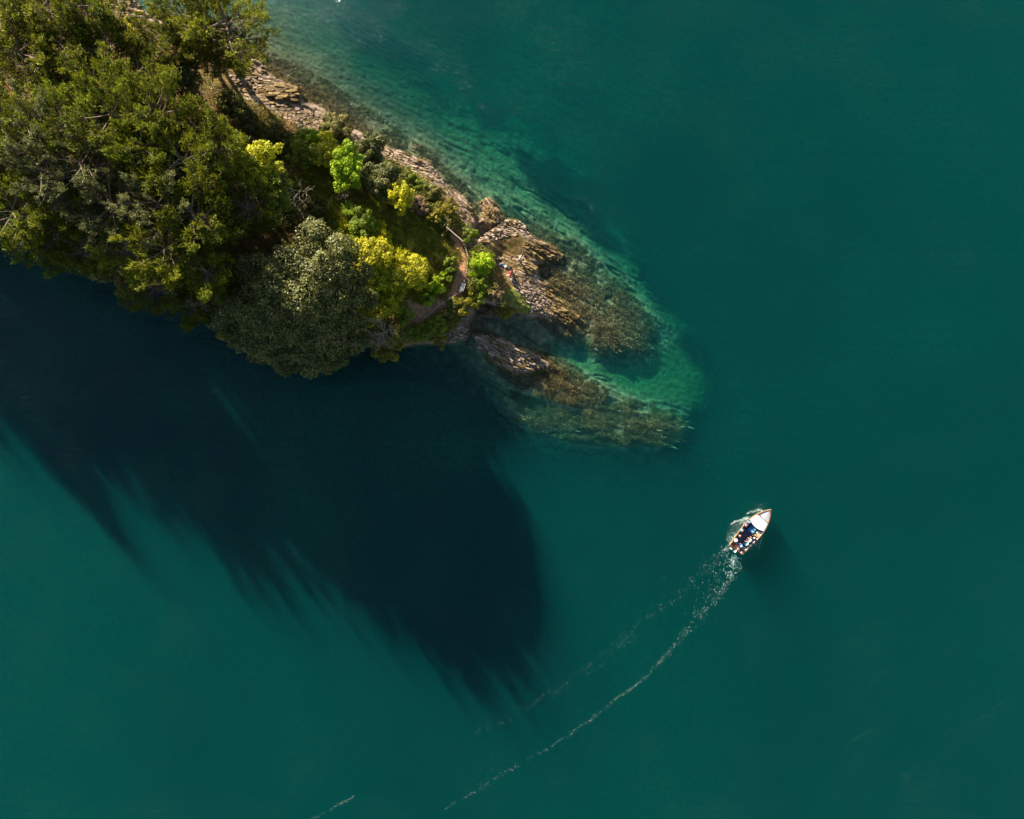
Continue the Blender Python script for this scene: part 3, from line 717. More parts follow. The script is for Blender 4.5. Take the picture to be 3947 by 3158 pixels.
def twig_tree(name, label, cat, px, py, z0, H, R, seed, mat='drift', group=None, n=9, depth=4, lean=(0, 0)):
    r = random.Random(seed); b = MB(); tb = MB()
    p = W(px, py, z0 + H * .6)
    root = thing(name, label, cat, (p.x - lean[0] * .6, p.y - lean[1] * .6, z0), 0, group)
    def grow(p, d, l, rad, k):
        mid = p + d * l * .5 + Vector((r.uniform(-.1, .1), r.uniform(-.1, .1), r.uniform(-.05, .05))) * l
        e = p + d * l
        (b).tube([p, mid, e], [rad, rad * .8, rad * .6], 4, cap=False)
        if k == 0: return
        for _ in range(r.choice((2, 3, 3))):
            nd = (d + Vector((r.uniform(-1, 1), r.uniform(-1, 1), r.uniform(-.25, .6))) * .85).normalized()
            grow(mid.lerp(e, r.uniform(.2, 1)), nd, l * r.uniform(.5, .8), rad * .58, k - 1)
    fk = Vector((lean[0] * .4, lean[1] * .4, H * .35))
    tb.tube([(0, 0, -.4), fk * .5, fk], [.16, .13, .11], 6)
    for i in range(n):
        an = i * 2 * math.pi / n + r.uniform(-.4, .4)
        dd = Vector((math.cos(an) * R + lean[0], math.sin(an) * R + lean[1], H * .55)).normalized()
        grow(fk, dd, R * .6, .045, depth)
    tb.build('trunk', M[mat], root); b.build('branches', M[mat], root)
    return root

# ------------------------------------------------------------------ pines
PV = [pine_variant(200 + i, H=12, R=4.2 + .3 * (i % 3), mat='pine') for i in range(5)]
PG = [pine_variant(300 + i, H=12, R=4.2, dens=.55, mat='pine_grey', nb=24) for i in range(2)]
def place_pine(px, py, ztop, R, k, label, grey=False, base=None, group='pines covering the island', tilt=(0, 0)):
    """px,py: where the middle of the crown shows; ztop: height of the tip above the sea"""
    v = (PG if grey else PV)[k % (2 if grey else 5)]
    zc = ztop * .86
    p = W(px, py, zc) if base is None else W(base[0], base[1], 0)
    z0 = max(gz(p.x, p.y), .3)
    root = thing('pine_tree', label, 'pine tree', (p.x, p.y, z0), random.Random(int(px * 3 + py)).uniform(0, 6.28), group)
    for n_, me_ in zip(('trunk', 'limbs', 'crown'), v):
        o = bpy.data.objects.new(n_, me_); COL.objects.link(o); o.parent = root
    h = ztop - z0
    root.scale = (R / 4.4, R / 4.4, h / 12)
    if base is not None:
        c = W(px, py, zc)
        dx, dy = c.x - p.x, c.y - p.y
        ax_ = Vector((-dy, dx, 0)); an = math.atan2(math.hypot(dx, dy), zc - z0)
        q = Matrix.Rotation(an, 4, ax_.normalized()) @ Matrix.Rotation(root.rotation_euler.z, 4, 'Z')
        root.rotation_euler = q.to_euler()
    return root
PINES = [
 # px, py, top, R, grey, label, base
 (860, 90, 14.5, 5.6, 0, 'large dense pine leaning out over the water at the shoreline', (930, 300)),
 (790, 150, 12.0, 4.4, 0, 'second dense crown just inland of the leaning shoreline pine', (885, 350)),
 (700, 60, 14.0, 4.2, 0, 'pine crown directly behind the shoreline pine at the top edge', None),
 (610, 150, 12.0, 3.2, 0, 'small loose pine above the brown slate slope', None),
 (330, 40, 16.5, 4.4, 0, 'bushy pine just inland of the slate slope at the top edge', None),
 (180, 30, 17.0, 4.4, 0, 'bright clumped pine second from the corner at the top edge', None),
 (30, 60, 17.0, 4.6, 0, 'pine filling the top corner of the island', None),
 (90, 210, 17.0, 4.4, 0, 'yellow-tipped pine just below the corner pine', None),
 (260, 190, 17.0, 4.2, 0, 'dark gapped pine with bare inner branches near the corner', None),
 (420, 180, 16.0, 4.2, 0, 'spiky pine between the corner group and the slate slope', None),
 (540, 290, 15.5, 3.8, 0, 'pine with upright tips beside the grey-leaved shrub', None),
 (400, 330, 18.5, 4.2, 0, 'tall pine in the middle of the upper grove', None),
 (250, 340, 16.0, 3.4, 0, 'slim pine beside the patch of orange litter', None),
 (20, 470, 20, 4.4, 0, 'pine cut by the frame edge beside the orange litter', None),
 (130, 500, 21, 4.6, 1, 'sparse greyish pine with pale twigs showing', None),
 (270, 470, 20, 4.0, 0, 'pine crown upslope of the sparse greyish pine', None),
 (430, 440, 21, 4.4, 0, 'tall sunlit pine at the heart of the grove', None),
 (600, 420, 20, 4.2, 0, 'wide sunlit pine toward the ledge side of the grove', None),
 (730, 490, 18, 3.9, 0, 'ragged pine whose edge faces the pale ledge', None),
 (540, 570, 22, 4.2, 0, 'pine above the forked bare trunks and open litter', None),
 (700, 640, 21.5, 4.8, 0, 'pine upslope of the yellow-green tree', None),
 (850, 580, 18, 3.8, 0, 'last full pine before the yellow-green tree', None),
 (330, 640, 21, 4.6, 1, 'thin grey-green pine over the orange clearing', None),
 (180, 660, 21, 4.6, 1, 'thin pine with bleached twigs near the dark hollow', None),
 (420, 800, 20, 4.6, 1, 'half-bare pine beside the big forked trunks', None),
 (250, 800, 17.5, 3.6, 0, 'shaded pine beside the dark hollow', None),
 (60, 820, 17.5, 4.6, 0, 'deeply shaded pine at the frame edge above the water', None),
 (620, 790, 22, 4.6, 1, 'open pine with litter showing through its branches', None),
 (760, 830, 21.8, 5.0, 0, 'dim pine between the open pine and the great oak', None),
 (330, 960, 13.5, 3.8, 0, 'shoreline pine hanging over the shaded water', None),
 (490, 960, 17, 3.8, 0, 'shaded pine in the row above the dark shore', None),
 (650, 970, 20.5, 4.4, 0, 'shaded pine nearest the great oak on the dark shore side', None),
 (600, 1110, 12, 3.8, 0, 'low pine whose tips catch light over the dark water', None),
 (790, 1050, 18.5, 3.8, 0, 'dark pine tucked against the great oak', None),
 (740, 1190, 11.0, 3.2, 0, 'lowest olive pine at the bulge of the dark shore', None),
 (960, 800, 15, 3.6, 0, 'bright pine tip just below the yellow-green tree', None),
 (190, 930, 13, 3.8, 0, 'dark pine over the shore notch near the frame edge', None),
]
for i, (px, py, top, R, gr, lab, base) in enumerate(PINES):
    place_pine(px, py, top, R, i * 3 + 1, lab, bool(gr), base)
OFF = [(-120, 300), (-130, 560), (-250, 420), (-300, 640), (-110, 760), (-430, 300), (-460, 520), (-620, 400), (-640, 600), (-800, 300), (-820, 500), (-1000, 350), (-980, 150), (-1180, 250)]
for i, (tx, ty) in enumerate(OFF):
    p = W(tx, ty, 0); top = 19.8 + 1.5 * math.sin(i * 1.7) - (1.5 if tx < -700 else 0)
    place_pine(tx, ty, top, 5.4, i, 'pine outside the frame edge whose shadow falls on the water', base=(tx, ty), group='pines beyond the frame edge')

# ------------------------------------------------------------------ the great evergreen oak
def great_oak():
    g = np.random.default_rng(5); r = random.Random(5)
    # lobes given by where they show in the photograph and how high they stand
    sp = [(1210, 905, 13, 2.2), (1290, 960, 13.5, 2.6), (1180, 960, 15, 2.6), (1270, 1050, 14.5, 2.7), (1360, 1040, 12, 2.0), (1200, 1060, 16.5, 2.8), (1100, 1020, 17, 3.0),
          (1340, 1130, 12.0, 2.2), (1240, 1150, 15.5, 2.8), (1140, 1140, 18, 3.2), (1040, 1100, 18, 3.2), (960, 1050, 16.5, 2.8), (900, 1130, 15.5, 2.8), (980, 1190, 17.5, 3.2), (1080, 1220, 17.5, 3.2),
          (1190, 1240, 15.5, 2.8), (1290, 1220, 12.5, 2.4), (1350, 1230, 9.5, 2.0), (860, 1220, 13, 2.6), (940, 1280, 13.5, 2.7), (1040, 1310, 14, 2.8), (1150, 1320, 13, 2.7), (1260, 1310, 10.5, 2.4), (1350, 1310, 8, 2.0),
          (990, 1340, 10, 2.0), (1090, 1380, 10.5, 2.2), (1190, 1380, 10, 2.2), (1290, 1370, 7.5, 1.8), (1250, 1400, 6, 1.3), (1120, 1400, 7, 1.3), (1410, 1150, 9.0, 1.5), (870, 1080, 13.5, 2.0), (1190, 880, 11.5, 1.5)]
    base = W(1180, 1150, 0); z0 = gz(base.x, base.y)
    root = thing('evergreen_oak', 'huge spreading evergreen oak, grey-green where lit, dark toward the water', 'oak tree', (base.x, base.y, z0))
    lobes = []
    for (px, py, z, q) in sp:
        z -= -.3 + 2.0 * max(0, min(1, (1250 - px) / 250)) + .8 * max(0, min(1, (py - 1050) / 250))
        p = W(px, py, z); lobes.append((p.x - base.x, p.y - base.y, z - z0 - q * .7, q * .88))
        for _ in range(3):
            a = r.uniform(0, 6.28); k = q * r.uniform(.5, .8)
            lobes.append((p.x - base.x + math.cos(a) * k, p.y - base.y + math.sin(a) * k, z - z0 - q * .7 + r.uniform(-.2, .6), q * r.uniform(.35, .5)))
    V, F = lobed_crown(lobes, g, 20, .25, .62)
    link('crown', mesh_np('crown', V, F), M['oak_grey'], root)
    b = MB(); b.tube([(0, 0, -.6), (.2, .1, 2), (0, 0, 4)], [.8, .6, .5], 9); b.build('trunk', M['bark'], root)
    limb_mesh(lobes, r, 0, 4, .5, 2).build('limbs', M['bark'], root)
great_oak()

# ------------------------------------------------------------------ broadleaf trees and shrubs
def zt(px, py): return max(0.2, ground_at(px, py))
BT = [
 # name, label, cat, px, py, ground, top, R, mat, lobes, leaf, dens, kw
 ('lime_tree', 'vivid lime-green tree, the brightest crown on the island', 'tree', 1340, 640, 3.6, 5.2, 2.4, 'lime', 34, .24, 26, dict(stretch=(.85, 1.2), lr=(.2, .3), bark='bark_pale')),
 ('leafing_tree', 'yellow-green leafing tree right beside the vivid lime tree', 'tree', 1262, 578, 3.0, 4.2, 2.1, 'yellow', 24, .18, 16, dict(lr=(.2, .32), bark='bark_pale')),
 ('leafing_tree', 'open green leafing tree two crowns inland of the lime tree', 'tree', 1165, 590, 3.2, 3.8, 1.9, 'green', 20, .18, 15, dict(lr=(.2, .32))),
 ('leafing_tree', 'small fresh sapling shoots above the yellow-green leafing tree', 'tree', 1218, 530, 2.4, 3.2, 1.2, 'lime', 12, .16, 18, dict(lr=(.22, .34))),
 ('olive_shrub', 'round olive shrub standing at the waterline below the ledge', 'shrub', 1283, 488, .9, 3.2, 2.25, 'olive', 26, .13, 40, dict(flat=.9)),
 ('olive_shrub', 'dark round shrub behind the lime tree on the shore side', 'shrub', 1425, 565, 1.8, 3.2, 2.1, 'oak_grey', 24, .15, 32, dict(flat=.85)),
 ('olive_shrub', 'large grey-olive shrub between the lime tree and the fanned ridge', 'shrub', 1462, 682, 2.4, 4.0, 2.5, 'oak_grey', 30, .16, 30, dict(flat=.85, stretch=(1.0, 1.1))),
 ('golden_tree', 'bright yellow-green tree below the large grey-olive shrub', 'tree', 1545, 758, 2.9, 4.0, 1.9, 'yellow', 24, .22, 20, dict(lr=(.2, .32), stretch=(.9, 1.15))),
 ('low_shrub', 'mid-green shrub strip along the top of the fanned ridge', 'shrub', 1575, 678, 1.5, 1.8, 1.3, 'green', 14, .14, 34, dict(stretch=(1.3, .8), rz=-.6)),
 ('low_shrub', 'green shrub strip at the shoulder of the fanned ridge', 'shrub', 1612, 716, 1.8, 1.7, 1.2, 'green', 12, .14, 34, dict(stretch=(1.3, .8), rz=-.7)),
 ('heather_bush', 'brown-olive bush between the golden tree and the slate ridge', 'bush', 1665, 735, 2.2, 2.0, 1.6, 'olive', 18, .13, 36, dict(stretch=(1.2, .9), rz=-.6)),
 ('heather_bush', 'dry brown bush under the golden tree', 'bush', 1625, 790, 2.8, 1.7, 1.3, 'dry', 16, .13, 30, {}),
 ('gorse_bush', 'orange-yellow gorse bush at the foot of the slate ridge', 'bush', 1722, 815, 2.4, 2.2, 1.65, 'gorse', 20, .13, 40, {}),
 ('gorse_bush', 'small yellow gorse patch inland of the orange-yellow bush', 'bush', 1675, 838, 2.9, 1.6, 1.0, 'gorse', 10, .13, 34, {}),
 ('low_shrub', 'dark green low shrub at the end of the wooden rail', 'shrub', 1722, 872, 3.0, 1.4, 1.2, 'olive', 12, .13, 36, {}),
 ('low_shrub', 'spiky green shrub beside the middle of the wooden rail', 'shrub', 1812, 900, 1.9, 1.8, 1.15, 'green', 14, .2, 20, dict(asp=.3)),
 ('leafy_bush', 'big bright green bush beside the wire fence', 'bush', 1852, 1018, 3.0, 1.8, 1.65, 'lime', 26, .2, 26, dict(asp=.45, lr=(.22, .34))),
 ('leafy_bush', 'pale yellow-green bush below the big bright bush', 'bush', 1842, 1095, 3.1, 1.1, 1.2, 'green', 14, .2, 22, {}),
 ('leafy_bush', 'small yellow shoot bush near the end of the bench', 'bush', 1858, 1112, 3.1, .9, .8, 'lime', 8, .18, 22, {}),
 ('leafy_bush', 'green bush in the meadow beside the litter path', 'bush', 1733, 1018, 3.6, 1.5, 1.1, 'green', 12, .18, 26, dict(stretch=(.9, 1.3))),
 ('leafy_bush', 'tiny round fern clump casting a long shadow by the bench', 'bush', 1733, 1078, 3.8, 1.2, .5, 'green', 7, .16, 50, {}),
 ('leafy_bush', 'bright green mound between the yellow trees and the litter path', 'bush', 1680, 1103, 3.9, .9, 1.2, 'lime', 12, .16, 28, dict(stretch=(1.0, 1.2), rz=.6)),
 ('leafy_bush', 'sunlit grassy mound below the bright green mound', 'bush', 1650, 1150, 3.9, .6, 1.1, 'lime', 10, .15, 24, {}),
 ('leafy_bush', 'small sprig of green beside the bright mound', 'bush', 1705, 1062, 3.8, .9, .7, 'lime', 7, .16, 30, {}),
 ('yellow_oak', 'golden oak with pale twisting branches, upper of the pair', 'oak tree', 1432, 985, 4.9, 4.2, 2.6, 'yellow', 34, .19, 14, dict(lr=(.2, .32), bark='bark_pale', stretch=(1.1, .9))),
 ('yellow_oak', 'golden oak nearest the litter path, lower of the pair', 'oak tree', 1570, 1050, 4.4, 3.2, 2.5, 'yellow', 34, .19, 14, dict(lr=(.2, .32), bark='bark_pale', stretch=(1.15, .85))),
 ('yellow_oak', 'small golden oak joining the pair on the inland side', 'oak tree', 1465, 1080, 4.9, 3.6, 2.0, 'yellow', 22, .18, 14, dict(lr=(.2, .32), bark='bark_pale')),
 ('meadow_tree', 'soft olive-green tree above the golden oaks', 'tree', 1398, 868, 4.9, 3.0, 2.2, 'green', 22, .14, 26, dict(stretch=(.8, 1.2))),
 ('meadow_tree', 'golden low bush on the meadow slope', 'bush', 1470, 905, 4.8, 1.6, 1.8, 'yellow', 16, .14, 14, dict(stretch=(.7, 1.5), rz=.5)),
 ('yellow_shrub', 'yellow-leaved shrub below the golden oaks on the shore side', 'shrub', 1490, 1165, 4.2, 3.0, 1.9, 'yellow', 20, .15, 18, {}),
 ('yellow_shrub', 'yellow shrub squeezed between the great oak and the bare grey tree', 'shrub', 1420, 1215, 3.6, 3.0, 1.6, 'yellow', 16, .15, 16, {}),
 ('yellow_shrub', 'green-gold shrub edging the shaded litter slope', 'shrub', 1560, 1210, 3.8, 2.2, 1.4, 'green', 14, .15, 20, {}),
 ('cliff_shrub', 'deep green shrub at the lip of the shaded cliff', 'shrub', 1600, 1285, 2.9, 1.8, 1.4, 'green', 14, .17, 26, dict(stretch=(1.3, .8))),
 ('cliff_shrub', 'green shrub with golden tips above the white cliff foot', 'shrub', 1675, 1255, 2.8, 2.0, 1.5, 'green', 16, .17, 24, {}),
 ('cliff_shrub', 'hanging brown-green shrub beside the white cliff foot', 'shrub', 1690, 1310, 1.5, 1.8, 1.1, 'gorse', 12, .16, 24, {}),
 ('cliff_shrub', 'olive shrub line below the fence corner', 'shrub', 1742, 1185, 3.4, 1.2, 1.3, 'olive', 14, .15, 34, dict(stretch=(1.3, .8), rz=.6)),
 ('cliff_shrub', 'olive-gold shrub overhanging the shaded inlet', 'shrub', 1790, 1168, 2.9, 1.5, 1.6, 'gorse', 18, .14, 34, dict(stretch=(1.1, 1.0))),
 ('cliff_shrub', 'yellow-green fringe above the shaded inlet', 'shrub', 1845, 1145, 3.0, 1.2, 1.1, 'green', 10, .14, 30, {}),
 ('dry_bush', 'pinkish-brown dry bush hanging over the inlet', 'bush', 1888, 1180, 2.6, 1.8, 1.35, 'dry', 18, .17, 24, dict(stretch=(.9, 1.2))),
 ('dry_bush', 'small brown bush above the pinkish-brown one', 'bush', 1915, 1140, 2.8, 1.4, .95, 'dry', 10, .15, 26, {}),
 ('gorse_bush', 'flowering yellow gorse on the tip of the headland', 'bush', 1948, 1190, 2.6, 1.7, 1.35, 'gorse', 18, .14, 38, dict(stretch=(1.0, 1.15))),
 ('golden_maple', 'sunlit yellow-green tree at the inner edge of the pines', 'tree', 1000, 640, 6.0, 8.0, 3.1, 'yellow', 40, .20, 15, dict(lr=(.18, .3), stretch=(.9, 1.15))),
 ('golden_maple', 'green-gold crown below the sunlit yellow-green tree', 'tree', 1070, 755, 6.0, 7.0, 2.4, 'green', 28, .20, 17, dict(lr=(.2, .3), stretch=(.8, 1.3))),
 ('silver_shrub', 'silvery grey-leaved shrub among the upper pines', 'shrub', 690, 300, 4.0, 5.5, 2.8, 'oak_grey', 28, .17, 20, dict(lr=(.2, .32))),
 ('silver_shrub', 'pale yellow shrub at the top of the slate slope', 'shrub', 500, 110, 3.0, 4.0, 1.7, 'yellow', 14, .16, 10, {}),
 ('shore_tree', 'rust-tinged shrub at the waterline under the great oak', 'shrub', 905, 1260, 2.6, 4.5, 2.2, 'gorse', 20, .17, 20, {}),
 ('shore_tree', 'olive shrub on the dark shore between two pines', 'shrub', 500, 1080, 2.8, 4.5, 2.4, 'olive', 22, .17, 24, {}),
 ('shore_tree', 'low dark shrub at the notch in the dark shore', 'shrub', 400, 1030, 2.4, 4.0, 2.0, 'olive', 18, .17, 24, {}),
 ('shore_tree', 'yellowish scrub beneath the grey bare tree at the shore', 'shrub', 1490, 1335, 2.2, 2.2, 2.0, 'gorse', 18, .15, 22, {}),
 ('hollow_shrub', 'brown scrub in the dark hollow inland of the star-shaped fern', 'shrub', 1215, 800, 5.2, 2.2, 1.8, 'under', 16, .16, 18, {}),
 ('hollow_shrub', 'ochre scrub below the bleached fallen branches', 'shrub', 1120, 850, 6.0, 4.0, 2.0, 'under', 18, .16, 16, {}),
 ('hollow_shrub', 'dark scrub on the slope under the lime tree', 'shrub', 1330, 760, 4.6, 1.2, 1.0, 'under', 9, .15, 20, {}),
 ('slope_shrub', 'olive scrub at the inland edge of the cobbled shore', 'shrub', 1060, 530, 3.0, 2.8, 1.8, 'under', 16, .16, 20, {}),
 ('slope_shrub', 'mixed green scrub above the bleached branches', 'shrub', 960, 470, 4.0, 2.8, 1.8, 'under', 16, .16, 20, {}),
 ('slope_shrub', 'low brown scrub where the pine grove meets the pale ledge', 'shrub', 880, 400, 3.4, 3.0, 1.8, 'under', 16, .16, 20, {}),
]
for i, (nm, lab, cat, px, py, z0, top, R, mat, nl, sz, dn, kw) in enumerate(BT):
    p = W(px, py, z0 + top * .75)
    broad_tree(nm, lab, cat, px, py, gz(p.x, p.y), top, R, mat, 500 + i, nl, sz, dn, **kw)

twig_tree('bare_tree', 'grey lichened bare tree on the shore between oak and cliff', 'tree', 1478, 1275, 2.8, 5.5, 2.6, 61, 'bark_pale', n=10, depth=4)
twig_tree('bare_tree', 'fine grey bare tree beside the green-gold crown', 'tree', 1150, 740, 5.2, 6.0, 2.6, 62, 'bark_pale', n=5, depth=3, lean=(1.2, -1.8))
twig_tree('bare_tree', 'pale leafless branches just below the lime tree', 'tree', 1315, 745, 4.2, 2.6, 1.4, 63, 'bark_pale', n=5, depth=3, lean=(0, -.6))
twig_tree('bare_tree', 'small brown leafless bush by the golden tree', 'tree', 1612, 800, 3.0, 1.8, 1.2, 64, 'bark_pale', n=7, depth=3)
twig_tree('bare_tree', 'tangle of bare grey branches at the bulge of the dark shore', 'tree', 830, 1180, 2.6, 5.0, 2.4, 65, 'bark_pale', n=8, depth=3, lean=(-.5, -1.5))
twig_tree('bare_tree', 'large forked dead trunks showing in the orange clearing', 'tree', 560, 650, 6.5, 9.0, 3.6, 66, 'bark', n=6, depth=3, lean=(-1, .8))
twig_tree('bare_tree', 'bleached broken branches in the shaded clearing of the grove', 'tree', 690, 820, 6.0, 8.0, 3.0, 67, 'drift', n=5, depth=2, lean=(-1, .6))
twig_tree('bare_tree', 'bleached twigs inside the thin pines near the hollow', 'tree', 210, 620, 6.0, 10.0, 3.4, 68, 'drift', n=6, depth=3, lean=(-1, .5))
# bleached fallen branches
def driftwood(label, pts, seed, rad=.07):
    r = random.Random(seed); b = MB()
    q = []
    for (px, py) in pts:
        p = W(px, py, 4.5); z = gz(p.x, p.y) + .5; p = W(px, py, z); q.append(p)
    c = q[0].copy(); q = [v - c for v in q]
    b.tube(q, [rad * (1 - .6 * k / len(q)) for k in range(len(q))], 5)
    for k in range(1, len(q)):
        for _ in range(2):
            e = q[k] + Vector((r.uniform(-.8, .8), r.uniform(-.8, .8), r.uniform(.1, .5)))
            b.tube([q[k], q[k].lerp(e, .5) + Vector((.06, .05, 0)), e], [rad * .5, rad * .35, rad * .15], 4)
    o = b.build('fallen_branch', M['drift'], None, loc=c)
    tag(o, label, 'branch', 'bleached fallen branches')
driftwood('bleached branch with a hooked end beside the last pines', [(935, 500), (950, 505), (962, 520), (975, 535)], 1, .09)
driftwood('white forked branch lying below the hooked one', [(985, 545), (995, 555), (1010, 560), (1020, 570)], 2)
driftwood('long thin bleached stem running down to the bare grey tree', [(1068, 655), (1085, 675), (1105, 700), (1130, 735), (1145, 765)], 3)
driftwood('thin twisted stem near the dark hollow', [(1135, 790), (1150, 800), (1160, 820), (1175, 850)], 4, .05)
driftwood('short white branch hanging over the shore notch', [(255, 938), (280, 937), (292, 943)], 5, .06)
driftwood('pale bent twig under the lime crown', [(1350, 687), (1362, 690), (1366, 705)], 6, .05)

# star-shaped tree fern
def star_fern(px, py, R, label, seed):
    r = random.Random(seed); p = W(px, py, 6.5); z0 = gz(p.x, p.y)
    root = thing('tree_fern', label, 'fern', (p.x, p.y, z0)); H = 1.6
    b = MB(); b.tube([(0, 0, -.3), (0, 0, H)], [.13, .1], 7); b.build('trunk', M['bark'], root)
    for k in range(13):
        a = k * 2 * math.pi / 13 + r.uniform(-.12, .12); L = R * r.uniform(.8, 1.1)
        V = []; F = []
        n = 9
        for i in range(n + 1):
            s = i / n; c = Vector((math.cos(a) * L * s, math.sin(a) * L * s, H + .45 * math.sin(s * 2.4) * L * .5 - .25 * s * s * L))
            t = Vector((-math.sin(a), math.cos(a), 0))
            w = .20 * math.sin(math.pi * min(1, .12 + s * .88)) * L
            V.append(c)
            if i < n:
                for sg in (-1, 1):
                    V += [c + t * sg * w + Vector((math.cos(a), math.sin(a), -.25)) * w * .6]
                    V += [c + Vector((math.cos(a), math.sin(a), 0)) * (L / n * .8)]
                    o = len(V); F.append((o - (3 if sg < 0 else 5), o - 2, o - 1))
        me = bpy.data.meshes.new('frond'); me.from_pydata([tuple(v) for v in V], [], F); me.update()
        link('frond', me, M['lime' if k % 3 else 'green'], root)
star_fern(1343, 805, 1.25, 'star-shaped bright tree fern in the dark clearing', 3)

# ------------------------------------------------------------------ ground cover (stuff)
def scatter(poly_list, n, seed, cond=None):
    g = np.random.default_rng(seed); out = []
    for poly in poly_list:
        P = np.array(poly, float); x0, y0 = P.min(0); x1, y1 = P.max(0)
        q = np.stack([g.uniform(x0, x1, n), g.uniform(y0, y1, n)], 1)
        out.append(q[sdf(q[:, 0], q[:, 1], poly) > 0])
    return np.concatenate(out)
def blades(name, label, q, L, w, mat, seed, up=1.0, zmin=-9, zmax=99, clump=3, noise_cut=None, lay=0.0):
    g = np.random.default_rng(seed)
    if noise_cut is not None:
        q = q[fbm(q[:, 0] / 38, q[:, 1] / 38, seed) > noise_cut]
    z = terrain(q[:, 0], q[:, 1]); k = (z > zmin) & (z < zmax); q = q[k]; z = z[k]
    P = np.stack([(q[:, 0] - PW / 2) * S, (PH / 2 - q[:, 1]) * S, z - .02], 1)
    P = np.repeat(P, clump, 0) + g.normal(0, .09, (len(P) * clump, 3)) * np.array([1, 1, .1])
    D = unit(g.normal(0, .5 + lay, P.shape) + np.array([0, 0, up]))
    D[:, 2] = np.abs(D[:, 2])
    B = unit(np.cross(D, g.normal(0, 1, P.shape)))
    l = L * g.uniform(.5, 1.3, len(P)); ww = w * g.uniform(.6, 1.3, len(P))
    V = np.stack([P - B * ww[:, None] * .5, P + B * ww[:, None] * .5, P + D * l[:, None]], 1).reshape(-1, 3)
    o = link(name, mesh_np(name, V, np.arange(len(V)).reshape(-1, 3)), M[mat])
    tag(o, label, None, kind='stuff'); return o
ISL = [p for p in COAST]
INL = [(-200, 0), (300, -100), (500, 120), (700, 250), (850, 330), (950, 470), (1080, 520), (1250, 580), (1430, 640), (1560, 720), (1680, 830), (1780, 930), (1800, 1000), (1700, 1180), (1600, 1290), (1400, 1320), (1100, 1310), (900, 1260), (700, 1140), (450, 1020), (200, 890), (0, 840), (-200, 800)]
blades('grass', 'short rough grass over the meadow and clearings', scatter([MEADOW], 26000, 1), .30, .07, 'grass', 71, clump=4, noise_cut=-.35, lay=.25)
blades('grass', 'bright turf between the golden oaks and the litter path', scatter([[(1600, 1130), (1680, 1080), (1720, 1100), (1700, 1140), (1660, 1190), (1610, 1180)]], 9000, 2), .10, .05, 'grass', 72, clump=3, noise_cut=-.3)
STRIP = [(860, 330), (900, 350), (960, 400), (1060, 445), (1180, 520), (1260, 560), (1330, 560), (1420, 600), (1480, 625), (1570, 662), (1640, 702), (1690, 735), (1760, 845), (1800, 885), (1750, 900), (1600, 830), (1400, 760), (1200, 690), (1000, 560), (850, 430)]
BELT = [(1640, 1230), (1700, 1195), (1770, 1130), (1810, 1000), (1850, 960), (1900, 990), (1900, 1080), (1930, 1140), (1950, 1190), (1870, 1200), (1810, 1190), (1740, 1290), (1620, 1320), (1560, 1330), (1500, 1340), (1560, 1260)]
def mounds(name, label, q, mat, seed, cut, size, hgt, per=4):
    g = np.random.default_rng(seed)
    q = q[sdf(q[:, 0], q[:, 1], PATH) < -5]
    q = q[(sdf(q[:, 0], q[:, 1], MEADOW) < 0) | (g.random(len(q)) < .06)]
    nz = fbm(q[:, 0] / 40, q[:, 1] / 40, seed); q = q[nz > cut]; nz = nz[nz > cut]
    z = terrain(q[:, 0], q[:, 1]); k = z > .8; q = q[k]; z = z[k]; nz = nz[k]
    P = np.stack([(q[:, 0] - PW / 2) * S, (PH / 2 - q[:, 1]) * S, z], 1)
    h = hgt * np.clip(nz - cut, 0, .6) * (1 + fbm(q[:, 0] / 10, q[:, 1] / 10, seed + 5))
    P = np.repeat(P, per, 0) + g.normal(0, .15, (len(P) * per, 3)); h = np.repeat(h, per)
    P[:, 2] += h * (1 - g.random(len(P)) ** 2 * .5)
    nrm = unit(g.normal(0, .6, P.shape) + np.array([0, 0, .8])); A = unit(np.cross(nrm, g.normal(0, 1, P.shape))); B = np.cross(nrm, A)
    s_ = size * g.uniform(.5, 1.4, len(P)); V, F = quads_from(P, A, B, s_, s_ * .6)
    o = link(name, mesh_np(name, V, F), M[mat]); tag(o, label, None, kind='stuff')
qa = scatter([INL], 46000, 3)
mounds('undergrowth', 'low mixed undergrowth and fallen leaves beneath the trees', qa, 'under', 12, -.25, .19, 1.4)
mounds('bramble', 'green bramble mounds between the trees', scatter([INL, STRIP, BELT], 26000, 4), 'green', 13, .10, .17, 2.2)
mounds('scrub', 'olive and brown scrub covering the slope above the shore rocks', scatter([STRIP, BELT], 30000, 6), 'olive', 14, -.35, .15, 2.0)
YB = [(1340, 880), (1420, 900), (1500, 960), (1640, 1020), (1650, 1090), (1590, 1130), (1560, 1230), (1500, 1240), (1400, 1240), (1380, 1160), (1400, 1060), (1350, 980)]
LB_ = [(1130, 560), (1200, 520), (1290, 550), (1330, 600), (1310, 680), (1230, 650), (1150, 640)]
def freemounds(*a): 
    global MEADOW
    keep = MEADOW; MEADOW = [(0, -9000), (1, -9000), (1, -9001)]
    mounds(*a); MEADOW = keep
freemounds('bramble', 'yellow-green leafy growth joining the golden oaks', scatter([YB], 15000, 8), 'yellow', 16, -.2, .17, 1.6)
freemounds('bramble', 'fresh green growth round the vivid lime tree', scatter([LB_], 9000, 9), 'green', 17, -.3, .16, 2.4)
mounds('scrub', 'golden dry scrub patches on the sunny slope', scatter([STRIP, BELT], 16000, 7), 'gorse', 15, .05, .15, 2.0)
